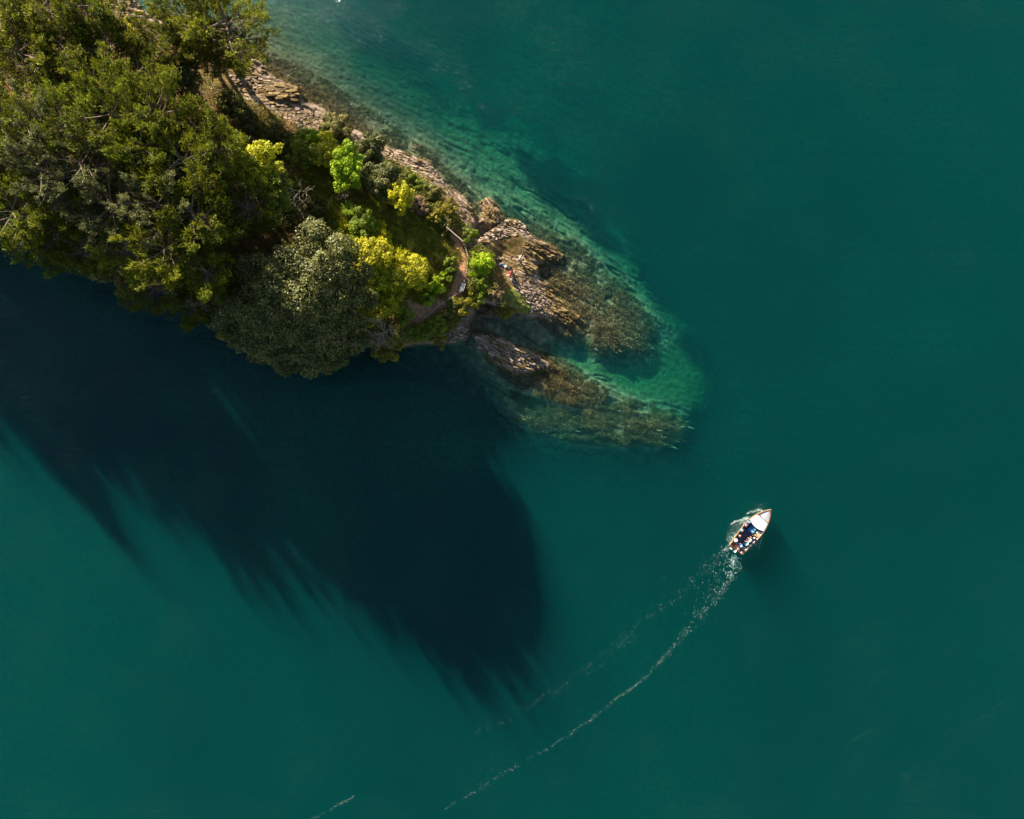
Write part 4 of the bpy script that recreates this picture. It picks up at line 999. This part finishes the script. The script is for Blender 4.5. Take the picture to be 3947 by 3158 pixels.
# seaweed fronds on shallow reefs and tide line, their pale tones also mimicking caustics
WEED = [[(930, 190), (1150, 240), (1300, 330), (1500, 470), (1680, 600), (1800, 720), (1860, 780), (1830, 850), (1760, 780), (1650, 640), (1480, 590), (1300, 500), (1150, 410), (1060, 310)],
        [(1900, 740), (2010, 830), (2090, 870), (2220, 920), (2350, 1040), (2460, 1150), (2540, 1270), (2530, 1370), (2400, 1385), (2250, 1350), (2130, 1290), (2080, 1240), (2030, 1080), (2040, 960), (1930, 860)],
        [(1880, 1300), (2060, 1350), (2150, 1370), (2250, 1430), (2340, 1500), (2340, 1550), (2230, 1570), (2080, 1530), (1960, 1470), (1870, 1380)],
        [(1960, 1500), (2200, 1590), (2450, 1540), (2640, 1610), (2600, 1720), (2300, 1720), (2060, 1680)]]
g2 = scatter(WEED, 90000, 5)
blades('seaweed', 'brown and golden seaweed fronds over the shallow reefs, also standing in for caustic light', g2, .22, .08, 'seaweed', 81, up=.3, zmin=-2.8, zmax=.28, clump=3, noise_cut=-.3, lay=.5)

# ------------------------------------------------------------------ small built things on the point
M['rail'] = simple('weathered_rail', (.62, .50, .40), .7, .12)
M['white_paint'] = simple('white_paint', (.80, .80, .78), .45, .04)
M['grey_wood'] = simple('grey_wood', (.48, .45, .42), .8, .2, 12)
M['wire'] = simple('galvanised_wire', (.35, .38, .36), .5, .1, metallic=.6)
M['varnish'] = simple('varnished_wood', (.34, .20, .11), .35, .25, 9)
M['varnish_dark'] = simple('dark_varnished_wood', (.20, .085, .04), .4, .3, 9)
M['deck_grey'] = simple('pale_grey_deck', (.52, .53, .58), .6, .05)
M['floor_navy'] = simple('navy_floor', (.055, .06, .105), .7, .15)
M['blue_box'] = simple('blue_paint', (.01, .12, .33), .5, .12)
M['sky_cloth'] = simple('light_blue_cloth', (.25, .58, .80), .8, .08)
M['tan'] = simple('tan_plywood', (.55, .36, .12), .6, .15)
M['black'] = simple('black_plastic', (.015, .015, .018), .5, .2)
M['rod'] = simple('rod_blank', (.30, .22, .22), .4, .1)

def rail():
    a = W(1720, 875, 4.2); b = W(1785, 931, 4.0)
    root = thing('wooden_rail', 'pale wooden hand rail running between the shrubs to the path', 'rail', (a.x, a.y, gz(a.x, a.y)))
    m = MB(); m.tube([a - root.location, b - root.location], [.055, .055], 8); m.build('rail_bar', M['rail'], root)
    for t in (.03, .5, .97):
        p = a.lerp(b, t); m = MB(); m.tube([(p.x - root.location.x, p.y - root.location.y, gz(p.x, p.y) - root.location.z - .3), p - root.location], [.05, .045], 6)
        m.build('post', M['grey_wood'], root)
rail()
def bench():
    a = W(1787, 1090, 4.3); b = W(1777, 1121, 4.3); c = (a + b) / 2
    z0 = gz(c.x, c.y); ang = math.atan2(b.y - a.y, b.x - a.x); L = (b - a).length
    root = thing('park_bench', 'white slatted bench facing the inlet at the edge of the litter path', 'bench', (c.x, c.y, z0), ang)
    for k in range(4):
        m = MB(); m.box((0, -.17 + .095 * k, .45), (L, .075, .03)); m.build('seat_slat', M['white_paint'], root)
    for k in range(2):
        m = MB(); m.box((0, .24 + .02 * k, .62 + .14 * k), (L, .03, .10), rx=-.2); m.build('back_slat', M['white_paint'], root)
    for sx in (-1, 1):
        for (y, h) in ((-.15, .435), (.2, .80)):
            m = MB(); m.box((sx * (L / 2 - .12), y, h / 2 - .1), (.06, .05, h + .2)); m.build('leg', M['grey_wood'], root)
bench()
def fence(pts, label, hp=1.0):
    P = []
    for px, py in pts:
        p = W(px, py, 4.2); P.append(Vector((p.x, p.y, gz(p.x, p.y))))
    root = thing('wire_fence', label, 'fence', P[0], 0, 'wire fences edging the headland path')
    for p in P:
        m = MB(); q = p - root.location; m.tube([q - Vector((0, 0, .3)), q + Vector((0, 0, hp))], [.05, .045], 7); m.build('post', M['grey_wood'], root)
    for h in (.3, .6, .9):
        for a, b in zip(P[:-1], P[1:]):
            m = MB(); a_ = a - root.location + Vector((0, 0, h)); b_ = b - root.location + Vector((0, 0, h))
            m.tube([a_, a_.lerp(b_, .5) - Vector((0, 0, .03)), b_], [.008] * 3, 4); m.build('wire', M['wire'], root)
fence([(1788, 940), (1797, 962), (1803, 988), (1802, 1020), (1797, 1055), (1790, 1086)], 'wire fence following the outer edge of the litter path above the rocks')
fence([(1775, 1126), (1752, 1140), (1733, 1152), (1708, 1168), (1682, 1186), (1654, 1212), (1636, 1226)], 'wire fence continuing below the bench along the cliff top')

def bag(px, py, size, mat, name, label, cat, z=None):
    p = W(px, py, 1.3); z = gz(p.x, p.y) + .1
    root = thing(name, label, cat, (p.x, p.y, z))
    m = MB(); m.ball((0, 0, size * .4), size * .5, 10, 7, (1.1, .85, .75)); m.build('bag_body', mat, root, True)
    m = MB(); m.tube([(-size * .3, 0, size * .65), (0, 0, size * .95), (size * .3, 0, size * .65)], [.02] * 3, 5); m.build('handle', M['black'], root)
    m = MB(); m.box((0, -size * .42, size * .4), (size * .5, .05, size * .3)); m.build('pocket', M['black'], root)
bag(1932, 1022, .46, M['blue_box'], 'rucksack', 'round blue rucksack lying in the shaded rock basin', 'bag')
bag(1967, 1034, .42, M['black'], 'holdall', 'black holdall at the edge of the shaded rock basin', 'bag')
def coolbox():
    p = W(1949, 1029, 1.3); root = thing('cool_box', 'pale blue cool box between the blue rucksack and the black holdall', 'cool box', (p.x, p.y, gz(p.x, p.y) + .08), .9)
    m = MB(); m.box((0, 0, .13), (.36, .26, .26)); m.build('box_body', M['sky_cloth'], root)
    m = MB(); m.box((0, 0, .29), (.38, .28, .05)); m.build('lid', M['deck_grey'], root)
    m = MB(); m.tube([(-.15, 0, .31), (-.13, 0, .37), (.13, 0, .37), (.15, 0, .31)], [.012] * 4, 5); m.build('handle', M['white_paint'], root)
coolbox()
def kitbag():
    p = W(1982, 1061, 1.6); root = thing('kit_bag', 'flat yellow kit bag on the sunlit slates behind the seated angler', 'bag', (p.x, p.y, gz(p.x, p.y) + .15), -.35)
    m = MB(); m.box((0, 0, .1), (.52, .3, .2)); m.build('bag_body', M['tan'], root)
    m = MB(); m.box((0, 0, .21), (.54, .08, .02)); m.build('strap', M['black'], root)
kitbag()
def fishing_rod(a, b, za, zb, label):
    A = W(*a, za); B = W(*b, zb)
    root = thing('fishing_rod', label, 'fishing rod', A, 0, 'fishing rods held out from the rocks')
    v = B - A
    m = MB(); m.tube([(0, 0, 0), v * .5, v], [.022, .015, .007], 6); m.build('rod_blank', M['rod'], root)
    m = MB(); m.tube([v * -.02, v * .14], [.03, .03], 7); m.build('grip', M['tan'], root)
    m = MB(); c = v * .17 - Vector((0, 0, .06)); m.ball(c, .05, 8, 6); m.build('reel', M['black'], root)
fishing_rod((1977, 1001), (2013, 967), 2.2, 2.9, 'fishing rod pointing up over the rock basin, first of the parallel pair')
fishing_rod((1986, 1000), (2028, 965), 2.3, 3.0, 'fishing rod beside the first, closer to the standing angler')
fishing_rod((2014, 974), (2017, 944), 1.4, 2.4, 'upright fishing rod propped beyond the angler in pale clothes')

# ------------------------------------------------------------------ people
SK = simple('skin', (.52, .30, .21), .55, .05)
def cloth(col): return simple('cloth', col, .85, .1, 20)
def skinned(name, verts, edges, rads, mat, parent, root=0, lev=1):
    me = bpy.data.meshes.new(name); me.from_pydata([tuple(v) for v in verts], edges, []); me.materials.append(mat)
    o = link(name, me, None, parent)
    m = o.modifiers.new('Skin', 'SKIN'); m.use_smooth_shade = True
    if not me.skin_vertices: return o
    for d_, r_ in zip(me.skin_vertices[0].data, rads): d_.radius = (r_, r_)
    for d_ in me.skin_vertices[0].data: d_.use_root = False
    me.skin_vertices[0].data[root].use_root = True
    s_ = o.modifiers.new('Sub', 'SUBSURF'); s_.levels = lev; s_.render_levels = lev
    return o
def person(label, loc, rz, pose, shirt, trousers, hair=(.06, .035, .02), hat=None, seed=0, lean=0.15, scale=1.0, group=None):
    r = random.Random(seed)
    root = thing('person', label, 'person', loc, rz, group); root.scale = (scale,) * 3
    sit = pose == 'sit'
    hz = .52 if sit else (.92 if pose == 'stand' else .78)
    hip = Vector((0, 0, hz)); lf = lean if pose != 'bend' else .95
    up = Vector((math.sin(lf), 0, math.cos(lf)))
    chest = hip + up * .34; neck = hip + up * .50; hu = (up + Vector((.15 if pose != 'bend' else -.1, 0, .3))).normalized()
    head = neck + hu * .16; top = neck + hu * .26
    V = [hip, hip + up * .17, chest, neck, neck + hu * .06, head, top]; E = [(0, 1), (1, 2), (2, 3), (3, 4), (4, 5), (5, 6)]
    R = [.125, .12, .135, .06, .052, .088, .07]
    tV, tE, tR = [hip, hip + up * .1], [(0, 1)], [.145, .13]
    sV, sE, sR = [hip + up * .04, hip + up * .18, chest, neck - up * .02], [(0, 1), (1, 2), (2, 3)], [.15, .145, .16, .075]
    shoes = []
    for sg in (-1, 1):
        h = hip + Vector((0, .09 * sg, -.03))
        if sit: kn = h + Vector((.40, .05 * sg, .02)); an = kn + Vector((.06, 0, -.42))
        elif pose == 'bend': kn = h + Vector((.16, .05 * sg, -.36)); an = kn + Vector((-.12, .02 * sg, -.34))
        else: kn = h + Vector((.05 + .08 * sg, .02 * sg, -.43)); an = kn + Vector((-.04, 0, -.40))
        to = an + Vector((.17, .02 * sg, -.045))
        i = len(V); V += [h, kn, an, to]; E += [(0, i), (i, i + 1), (i + 1, i + 2), (i + 2, i + 3)]; R += [.09, .058, .04, .035]
        j = len(tV); tV += [h, kn, an + Vector((0, 0, .05))]; tE += [(0, j), (j, j + 1), (j + 1, j + 2)]; tR += [.105, .078, .065]
        shoes.append((an, to))
        sh = neck - up * .05 + Vector((0, .17 * sg, 0)); dn = Vector((.06, .07 * sg, -.27)) if pose != 'bend' else Vector((.12, .05 * sg, -.26))
        el = sh + dn; wr = el + (Vector((.20, -.05 * sg, -.10)) if sit else Vector((.21, -.03 * sg, .04))); pa = wr + (wr - el).normalized() * .075
        i = len(V); V += [sh, el, wr, pa]; E += [(3, i), (i, i + 1), (i + 1, i + 2), (i + 2, i + 3)]; R += [.055, .042, .028, .034]
        fd = (wr - el).normalized(); sdv = Vector((0, 0, 1)).cross(fd).normalized()
        for f in range(4):
            k = len(V); b0 = pa + sdv * (.013 * (f - 1.5) * 1.5) + fd * .03; l = (.034, .040, .037, .028)[f]
            V += [b0, b0 + fd * l + Vector((0, 0, -.006)), b0 + fd * l * 1.5 + Vector((0, 0, -.03))]
            E += [(i + 3, k), (k, k + 1), (k + 1, k + 2)]; R += [.010, .009, .008]
        k = len(V); b0 = wr + fd * .03 - sdv * sg * .03; V += [b0, b0 + fd * .04 - sdv * sg * .012]; E += [(i + 2, k), (k, k + 1)]; R += [.011, .009]
        j = len(sV); sV += [sh, el, el.lerp(wr, .7)]; sE += [(3, j), (j, j + 1), (j + 1, j + 2)]; sR += [.075, .058, .045]
    # nose and ears grow out of the head
    fwd = Vector((1, 0, -.1)).normalized(); k = len(V)
    V += [head + fwd * .095]; E += [(5, k)]; R += [.014]
    skinned('body', V, E, R, SK, root)
    skinned('shirt', sV, sE, sR, cloth(shirt), root)
    skinned('trousers', tV, tE, tR, cloth(trousers), root)
    for an, to in shoes:
        m = MB(); m.tube([an - Vector((.05, 0, .03)), an + Vector((.03, 0, -.03)), to + Vector((.03, 0, 0))], [.045, .052, .035], 7); m.build('shoe', M['black'], root, True)
    for sg in (-1, 1):
        m = MB(); m.ball(head + fwd * .083 + Vector((0, .032 * sg, .012)), .011, 6, 5); m.build('eye', M['black'], root)
        m = MB(); m.ball(head + Vector((0, .088 * sg, -.005)), .022, 6, 5, (.8, .5, 1.2)); m.build('ear', SK, root)
    m = MB(); m.tube([head + fwd * .088 + Vector((0, -.022, -.045)), head + fwd * .088 + Vector((0, .022, -.045))], [.006, .006], 5); m.build('mouth', simple('lips', (.40, .12, .10), .5), root)
    m = MB(); m.ball(head + hu * .03 - fwd * .014, .103, 12, 8, (1, .95, .98)); hm = m.build('hair', cloth(hair), root, True)
    for v in hm.data.vertices:
        rel = v.co - head
        if rel.dot(fwd) > .035 and rel.z < .055: v.co = head + rel * .72
        elif rel.z < -.05: v.co = head + rel * .8
    if hat:
        hc = cloth(hat); m = MB(); c = head + hu * .075
        m.ball(c, .112, 12, 7, (1, .95, .7)); m.tube([c - hu * .004, c + hu * .006], [.17, .165] if 'wide' in label else [.118, .115], 16); m.build('sun_hat', hc, root, True)
    return root
def on_rock(px, py, zg=1.3): 
    p = W(px, py, zg + .9); return Vector((p.x, p.y, gz(p.x, p.y) + .12))
PS = 'anglers on the point'
person('person in pale cream clothes bending forward on the rocks with the fishing rods', on_rock(2001, 1001), math.radians(55), 'bend', (.62, .52, .38), (.30, .26, .20), (.5, .42, .3), None, 1, group=PS)
person('person in a red top sitting beside the black holdall', on_rock(1969, 1050), math.radians(-40), 'sit', (.45, .03, .03), (.03, .03, .035), seed=2, group=PS)
person('person in a red jacket sitting just below the yellow kit bag', on_rock(1964, 1066), math.radians(-20), 'sit', (.40, .02, .04), (.05, .05, .07), seed=3, group=PS)
person('person in a pink top standing in the shaded basin by the big bush', on_rock(1899, 1011), math.radians(-60), 'stand', (.62, .22, .24), (.10, .03, .04), seed=4, group=PS)

# ------------------------------------------------------------------ the boat
TH = math.atan2(153.7, 130.0)
BL = 6.85
SC = W(2837, 2118.7, .6)
boat = thing('open_boat', 'white-decked wooden passenger boat with people heading away from its wake', 'boat', (SC.x, SC.y, 0), TH)
def bl(cx, cy, z=.6):
    """zoomed-photo position -> boat coordinates"""
    p = W(2780 + cx / 8.214, 1940 + cy / 8.214, z); dx, dy = p.x - SC.x, p.y - SC.y
    return Vector((dx * math.cos(TH) + dy * math.sin(TH), -dx * math.sin(TH) + dy * math.cos(TH), z))
def hb(s): return float(np.interp(s, [0, .15, .3, .45, .6, .72, .82, .9, .96, 1], [1.04, 1.17, 1.27, 1.32, 1.26, 1.08, .82, .52, .24, .02]))
def sheer(s): return .62 + .36 * s ** 2.2
def hull_mesh():
    V = []; F = []; n = 24
    prof = [(1, 1), (.985, .72), (.95, .42), (.86, .12), (.66, -.12), (.36, -.28), (0, -.36)]
    for i in range(n + 1):
        s = i / n; g = sheer(s); w = hb(s); rake = .0
        row = []
        for (a, b) in prof:
            z = g * b if b > 0 else b * (1 - .6 * s ** 4); x = s * BL - (1 - max(b, -.3)) * .22 * s ** 3
            row.append((x, w * a ** (1 + .8 * s), z))
        full = row + [(x, -y, z) for x, y, z in row[-2::-1]]
        V += full
    m = len(prof) * 2 - 1
    for i in range(n):
        for k in range(m - 1): F.append((i * m + k, i * m + k + 1, (i + 1) * m + k + 1, (i + 1) * m + k))
    F.append(tuple(range(m)))
    return V, F
V, F = hull_mesh(); m = MB(); m.add(V, F); m.build('hull', M['white_paint'], boat, True)
# inner lining and floor
m = MB(); n = 20; V = []
for i in range(n + 1):
    s = .02 + .60 * i / n
    V += [(s * BL, hb(s) - .06, sheer(s) - .01), (s * BL, hb(s) * .90 - .06, .10), (s * BL, -(hb(s) * .90 - .06), .10), (s * BL, -(hb(s) - .06), sheer(s) - .01)]
m.add(V, [(i * 4 + k, i * 4 + k + 1, i * 4 + 4 + k + 1, i * 4 + 4 + k) for i in range(n) for k in (0, 2)]); m.build('lining', M['deck_grey'], boat)
m = MB(); m.add(V, [(i * 4 + 1, i * 4 + 2, i * 4 + 6, i * 4 + 5) for i in range(n)]); m.build('floor', M['floor_navy'], boat)
for sg, mt in ((1, 'varnish'), (-1, 'varnish_dark')):
    m = MB(); pts = [(s * BL + .02, sg * (hb(s) - .02), sheer(s) + .02) for s in np.linspace(0, 1, 22)]
    m.tube(pts, [.072] * 22, 6); m.build('gunwale', M[mt], boat)
m = MB(); m.box((.02, 0, .52), (.10, 2.06, .30)); m.build('transom', M['varnish_dark'], boat)
m = MB(); m.box((.42, 0, .42), (.42, 1.9, .05)); m.build('stern_seat', M['varnish_dark'], boat)
m = MB(); m.box((.68, .45, .44), (.05, .9, .05)); m.build('seat_edge', M['deck_grey'], boat)
for sg in (-1, 1):
    m = MB(); V = []
    for i in range(13):
        s = .10 + .42 * i / 12; y = hb(s) - .08
        V += [(s * BL, sg * y, .40), (s * BL, sg * (y - .36), .40), (s * BL, sg * (y - .36), .36), (s * BL, sg * y, .36)]
    m.add(V, [(i * 4 + k, i * 4 + (k + 1) % 4, i * 4 + 4 + (k + 1) % 4, i * 4 + 4 + k) for i in range(12) for k in range(4)]); m.build('side_bench', M['floor_navy'], boat)
# foredeck and low cabin top
def deck(s0, s1, ins, z0, mat, name, curve=0.0, camber=.05, n=16, lift=0.0):
    m = MB(); V = []; K = 8
    for i in range(n + 1):
        t = i / n
        for k in range(K + 1):
            u = -1 + 2 * k / K
            s = s0 + (s1 - s0) * t - curve * (1 - u * u) * (1 - t)
            w = max(.01, hb(s0 + (s1 - s0) * t) - ins)
            V.append((s * BL, u * w, sheer(s) + z0 + camber * (1 - u * u)))
    F = [(i * (K + 1) + k, i * (K + 1) + k + 1, (i + 1) * (K + 1) + k + 1, (i + 1) * (K + 1) + k) for i in range(n) for k in range(K)]
    nb = len(V); V += [(x, y, z - .10 - lift) for x, y, z in V[:K + 1]]
    F += [(k, k + 1, nb + k + 1, nb + k) for k in range(K)]
    if lift:
        e = [i * (K + 1) for i in range(n + 1)]; e2 = [i * (K + 1) + K for i in range(n + 1)]
        for ed in (e, e2):
            b0 = len(V); V += [(V[a][0], V[a][1] * 1.04, V[a][2] - lift) for a in ed]
            F += [(ed[i], ed[i + 1], b0 + i + 1, b0 + i) for i in range(n)]
        b0 = len(V); last = [n * (K + 1) + k for k in range(K + 1)]; V += [(V[a][0] + .06, V[a][1], V[a][2] - lift) for a in last]
        F += [(last[k], last[k + 1], b0 + k + 1, b0 + k) for k in range(K)]
    m.add(V, F); return m.build(name, M[mat], boat)
deck(.61, .985, .05, -.02, 'deck_grey', 'foredeck', .03)
ct = deck(.605, .757, .10, .10, 'white_paint', 'cabin_top', .045, lift=.14)
for (y0, y1) in ((-.95, -.10), (.10, .80)):
    m = MB(); m.box((.775 * BL, (y0 + y1) / 2, sheer(.77) + .09), (.07, y1 - y0, .05)); m.build('hand_rail', M['varnish'], boat)
m = MB(); m.tube([(.965 * BL, 0, sheer(1) - .02), (.965 * BL, 0, sheer(1) + .12)], [.035, .03], 7); m.box((.965 * BL, 0, sheer(1) + .08), (.04, .22, .03)); m.build('bow_post', M['black'], boat)
c = bl(1220, 350, sheer(.85) + .03); m = MB(); m.tube([c, c + Vector((0, 0, .05))], [.06, .05], 8); m.build('vent', M['black'], boat)
for cx, cy in ((1080, 580), (1265, 580)):
    c = bl(cx, cy, sheer(.6) + .16); m = MB(); m.box(c, (.2, .035, .04)); m.build('grab_handle', M['deck_grey'], boat)
c = bl(955, 830, .3); m = MB(); m.box((c.x, c.y, .32), (.95, .85, .44)); eb = m.build('engine_box', M['blue_box'], boat)
m = MB(); m.box((c.x + .05, c.y - .22, .555), (.55, .42, .02), rz=.15); m.build('cover_cloth', M['sky_cloth'], boat)
c = bl(1120, 1010, .3); m = MB(); m.box((c.x, c.y, .36), (.42, .55, .5)); m.build('locker', M['tan'], boat)
c = bl(1170, 930, .3); m = MB(); m.box((c.x, c.y, .3), (.4, .5, .4)); m.build('helm_console', M['deck_grey'], boat)
m = MB(); a = bl(600, 1310, .75); b = bl(470, 1490, .72); m.tube([a, b], [.03, .035], 7); m.build('tiller', M['varnish'], boat)
c = bl(450, 1525, .5); m = MB(); m.box((c.x, c.y, .25), (.34, .07, .95)); m.build('rudder', M['white_paint'], boat)
m = MB(); m.box((c.x, c.y + .02, .74), (.36, .13, .06)); m.build('rudder_head', M['white_paint'], boat)
c = bl(315, 1440, .3); m = MB(); m.box((c.x, c.y, .22), (.16, .34, .10)); m.build('boarding_step', M['white_paint'], boat)
def crate(cx, cy, sz, mat, label, name='crate'):
    c = bl(cx, cy, .5); w = boat.matrix_world
    x = SC.x + c.x * math.cos(TH) - c.y * math.sin(TH); y = SC.y + c.x * math.sin(TH) + c.y * math.cos(TH)
    root = thing(name, label, name.replace('_', ' '), (x, y, .46), TH)
    m = MB(); m.box((0, 0, sz * .3), (sz, sz * .75, sz * .6)); m.build('box_body', M[mat], root)
    m = MB(); m.box((0, 0, sz * .62), (sz * 1.06, sz * .8, .03)); m.build('lid', M['white_paint' if mat != 'white_paint' else 'deck_grey'], root)
crate(540, 1455, .28, 'tan', 'small yellow box on the stern seat by the tiller')
crate(640, 1550, .24, 'varnish_dark', 'small dark red box in the stern corner')
crate(770, 1490, .22, 'tan', 'little tan box on the stern seat behind the helmsman')
def bp_(cx, cy, face, label, shirt, tr, hair=(.06, .035, .02), hat=None, seed=0, pose='sit', lean=.2):
    c = bl(cx, cy, .95)
    x = SC.x + c.x * math.cos(TH) - c.y * math.sin(TH); y = SC.y + c.x * math.sin(TH) + c.y * math.cos(TH)
    person(label, (x, y, -.02 if pose == 'sit' else .1), TH + math.radians(face), pose, shirt, tr, hair, hat, seed, lean, 1.0, 'people aboard the boat')
bp_(775, 690, -80, 'person in a violet-blue jacket with brown hair, foremost on the port bench', (.14, .12, .33), (.03, .03, .07), (.20, .10, .05), None, 21)
bp_(640, 850, -80, 'person in a teal top, second on the port bench', (.03, .30, .34), (.02, .06, .12), (.45, .25, .18), None, 22)
bp_(560, 1020, -75, 'person in black with light brown hair, third on the port bench', (.03, .025, .04), (.05, .04, .05), (.50, .27, .10), None, 23)
bp_(445, 1165, -85, 'person in white under a wide sun hat, aftmost on the port bench', (.80, .76, .78), (.35, .03, .25), (.3, .2, .15), (.80, .78, .80), 24)
bp_(655, 1385, 90, 'helmsman in a bright blue shirt and white cap sitting at the tiller', (.03, .20, .62), (.02, .08, .35), (.1, .06, .04), (.8, .8, .8), 25)
bp_(850, 1325, 90, 'person in a turquoise top and white cap, aftmost on the starboard bench', (.05, .42, .40), (.03, .05, .12), (.3, .2, .15), (.82, .82, .80), 26)
bp_(945, 1215, 90, 'straw-haired person in a lilac-grey top on the starboard bench', (.42, .36, .48), (.45, .38, .40), (.60, .42, .18), None, 27)
bp_(1065, 1120, 90, 'person in black with a white cap, foremost on the starboard bench', (.025, .025, .03), (.03, .03, .04), (.3, .2, .15), (.8, .74, .74), 28)
bp_(880, 590, -110, 'person in bright blue crouching against the cabin bulkhead', (.01, .20, .42), (.02, .03, .08), (.08, .10, .2), None, 29)

# ------------------------------------------------------------------ wake and foam
def foam_mat():
    m, nt, out = newmat('foam')
    p = nt.nodes.new('ShaderNodeBsdfPrincipled'); p.inputs['Roughness'].default_value = 0.6
    g_ = nt.nodes.new('ShaderNodeNewGeometry')
    r = ramp(nt, g_.outputs['Random Per Island'], [(0.0, (.04, .14, .13)), (0.65, (.14, .28, .26)), (0.97, (.80, .84, .80))])
    nt.links.new(r.outputs[0], p.inputs['Base Color']); nt.links.new(p.outputs[0], out.inputs[0]); return m
M['foam'] = foam_mat()
def along(path, n, g, wid, pw=1.0):
    P = np.array([(a, b) for a, b, *_ in path], float); wd = np.array([c[2] for c in path], float)
    L = np.concatenate([[0], np.cumsum(np.hypot(*np.diff(P, axis=0).T))])
    t = g.random(n) ** pw * L[-1]
    x = np.interp(t, L, P[:, 0]); y = np.interp(t, L, P[:, 1]); w = np.interp(t, L, wd)
    tx = np.interp(t + 4, L, P[:, 0]) - np.interp(t - 4, L, P[:, 0]); ty = np.interp(t + 4, L, P[:, 1]) - np.interp(t - 4, L, P[:, 1])
    l = np.hypot(tx, ty) + 1e-6; nx_, ny_ = -ty / l, tx / l
    o_ = g.normal(0, .42, n) * w
    return x + nx_ * o_, y + ny_ * o_, np.arctan2(-ty, tx), t / L[-1]
def flecks(groups, name, label, seed, zz=.012):
    g = np.random.default_rng(seed); Vs = []; Fs = []; off = 0
    for path, n, smin, smax, pw, el in groups:
        x, y, an, t = along(path, n, g, 1, pw)
        # break the band into patches
        k = (fbm(x / 14, y / 14, seed, 3) > -.25 + .25 * t); x, y, an, t = x[k], y[k], an[k], t[k]
        m_ = len(x); s_ = g.uniform(smin, smax, m_) * (1 - .45 * t); an = an + g.normal(0, .5, m_)
        A = np.stack([np.cos(an), np.sin(an), 0 * an], 1); B = np.stack([-np.sin(an), np.cos(an), 0 * an], 1)
        P = np.stack([(x - PW / 2) * S, (PH / 2 - y) * S, np.full(m_, zz) + g.random(m_) * .004], 1)
        c5 = []
        for q in range(5):
            th = q * 2 * math.pi / 5; rr = g.uniform(.6, 1.2, m_) * s_ * .5
            c5.append(P + A * (np.cos(th) * rr * el)[:, None] + B * (np.sin(th) * rr)[:, None])
        tip = P + np.array([0, 0, 1.]) * (s_ * .25)[:, None]
        V = np.stack(c5 + [tip], 1).reshape(-1, 3); b_ = np.arange(m_)[:, None] * 6 + off
        for q in range(5): Fs.append(np.concatenate([b_ + q, b_ + (q + 1) % 5, b_ + 5], 1))
        Vs.append(V); off += m_ * 6
    o = link(name, mesh_np(name, np.concatenate(Vs), np.concatenate(Fs)), M['foam']); tag(o, label, None, kind='stuff')
def cz(pts): return [(2780 + a / 8.214, 1940 + b / 8.214, w) for a, b, w in pts]
LB = [(2838, 2045, 14), (2812, 2085, 22), (2775, 2140, 30), (2700, 2205, 36), (2620, 2285, 38), (2530, 2365, 34), (2440, 2440, 34), (2340, 2520, 32), (2240, 2600, 30), (2120, 2680, 30), (1960, 2760, 28), (1800, 2840, 26)]
RB = [(2850, 2150, 18), (2838, 2190, 26), (2805, 2245, 26), (2760, 2305, 24), (2700, 2370, 26), (2650, 2430, 22), (2600, 2490, 14), (2545, 2550, 11), (2500, 2600, 14), (2440, 2650, 9), (2370, 2700, 9), (2280, 2770, 12), (2150, 2860, 10), (1980, 2960, 10), (1850, 3040, 8), (1700, 3130, 8)]
flecks([(LB, 1100, .02, .05, 1.5, 2.0), (RB, 1900, .02, .06, 1.4, 2.2), ([(2840, 2060, 8), (2812, 2100, 14), (2790, 2120, 20)], 260, .04, .09, 1, 1.8),
        ([(2800, 2110, 20), (2780, 2190, 45), (2730, 2290, 50), (2660, 2390, 45)], 300, .03, .07, 1.2, 3.0), ([(2832, 2140, 12), (2818, 2190, 18), (2795, 2250, 26)], 260, .03, .08, 1, 5.0),
        ([(1365, 3072, 6), (1300, 3105, 9), (1240, 3138, 9), (1180, 3170, 9)], 190, .03, .07, 1, 1.6)],
       'wake_foam', 'two curving bands of white foam flecks trailing behind the boat', 41)
flecks([(cz([(1290, 235, 3), (1190, 205, 9), (1060, 255, 7), (900, 295, 4), (820, 325, 3), (690, 440, 3), (600, 480, 2)]), 170, .05, .13, 1, 1.4),
        (cz([(880, 455, 4), (740, 482, 5), (620, 528, 5), (500, 570, 4), (400, 610, 3), (270, 675, 2), (200, 700, 2)]), 420, .06, .15, 1, 1.3),
        (cz([(820, 500, 12), (600, 620, 26), (450, 800, 30), (330, 950, 30), (180, 1150, 34)]), 330, .03, .08, 1, 1.8),
        (cz([(1305, 950, 1.5), (1285, 1120, 2), (1240, 1260, 2), (1200, 1450, 3)]), 260, .03, .07, 1, 2.4),
        (cz([(1180, 1180, 14), (1050, 1400, 18), (950, 1560, 22)]), 160, .03, .07, 1, 2.4)],
       'bow_wave', 'white curl of water thrown off the port bow of the boat', 43, .015)
g = np.random.default_rng(77)
pts = [(1342, 30), (1612, 38), (1343, 148), (1342, 240), (1240, 187), (2060, 545), (2062, 402), (2450, 364), (2900, 752), (2902, 770), (3320, 802), (2700, 2072), (2548, 2223), (2560, 2222), (1280, 2520), (3345, 440), (2920, 1740), (3045, 1452), (1990, 80), (2290, 192)]
V = []; F = []  # tiny white specks dotted over the open water
for (px, py) in pts:
    p = W(px, py, .01); r_ = .010 + .014 * g.random(); k = len(V)
    for q in range(5): V.append((p.x + r_ * math.cos(q * 1.257), p.y + 1.6 * r_ * math.sin(q * 1.257), .01))
    V.append((p.x, p.y, .05)); F += [(k + q, k + (q + 1) % 5, k + 5) for q in range(5)]
me = bpy.data.meshes.new('floating_specks'); me.from_pydata(V, [], F); me.update(); o = link('floating_specks', me, M['white_paint']); tag(o, 'stray white specks scattered on the open water', None, kind='stuff')
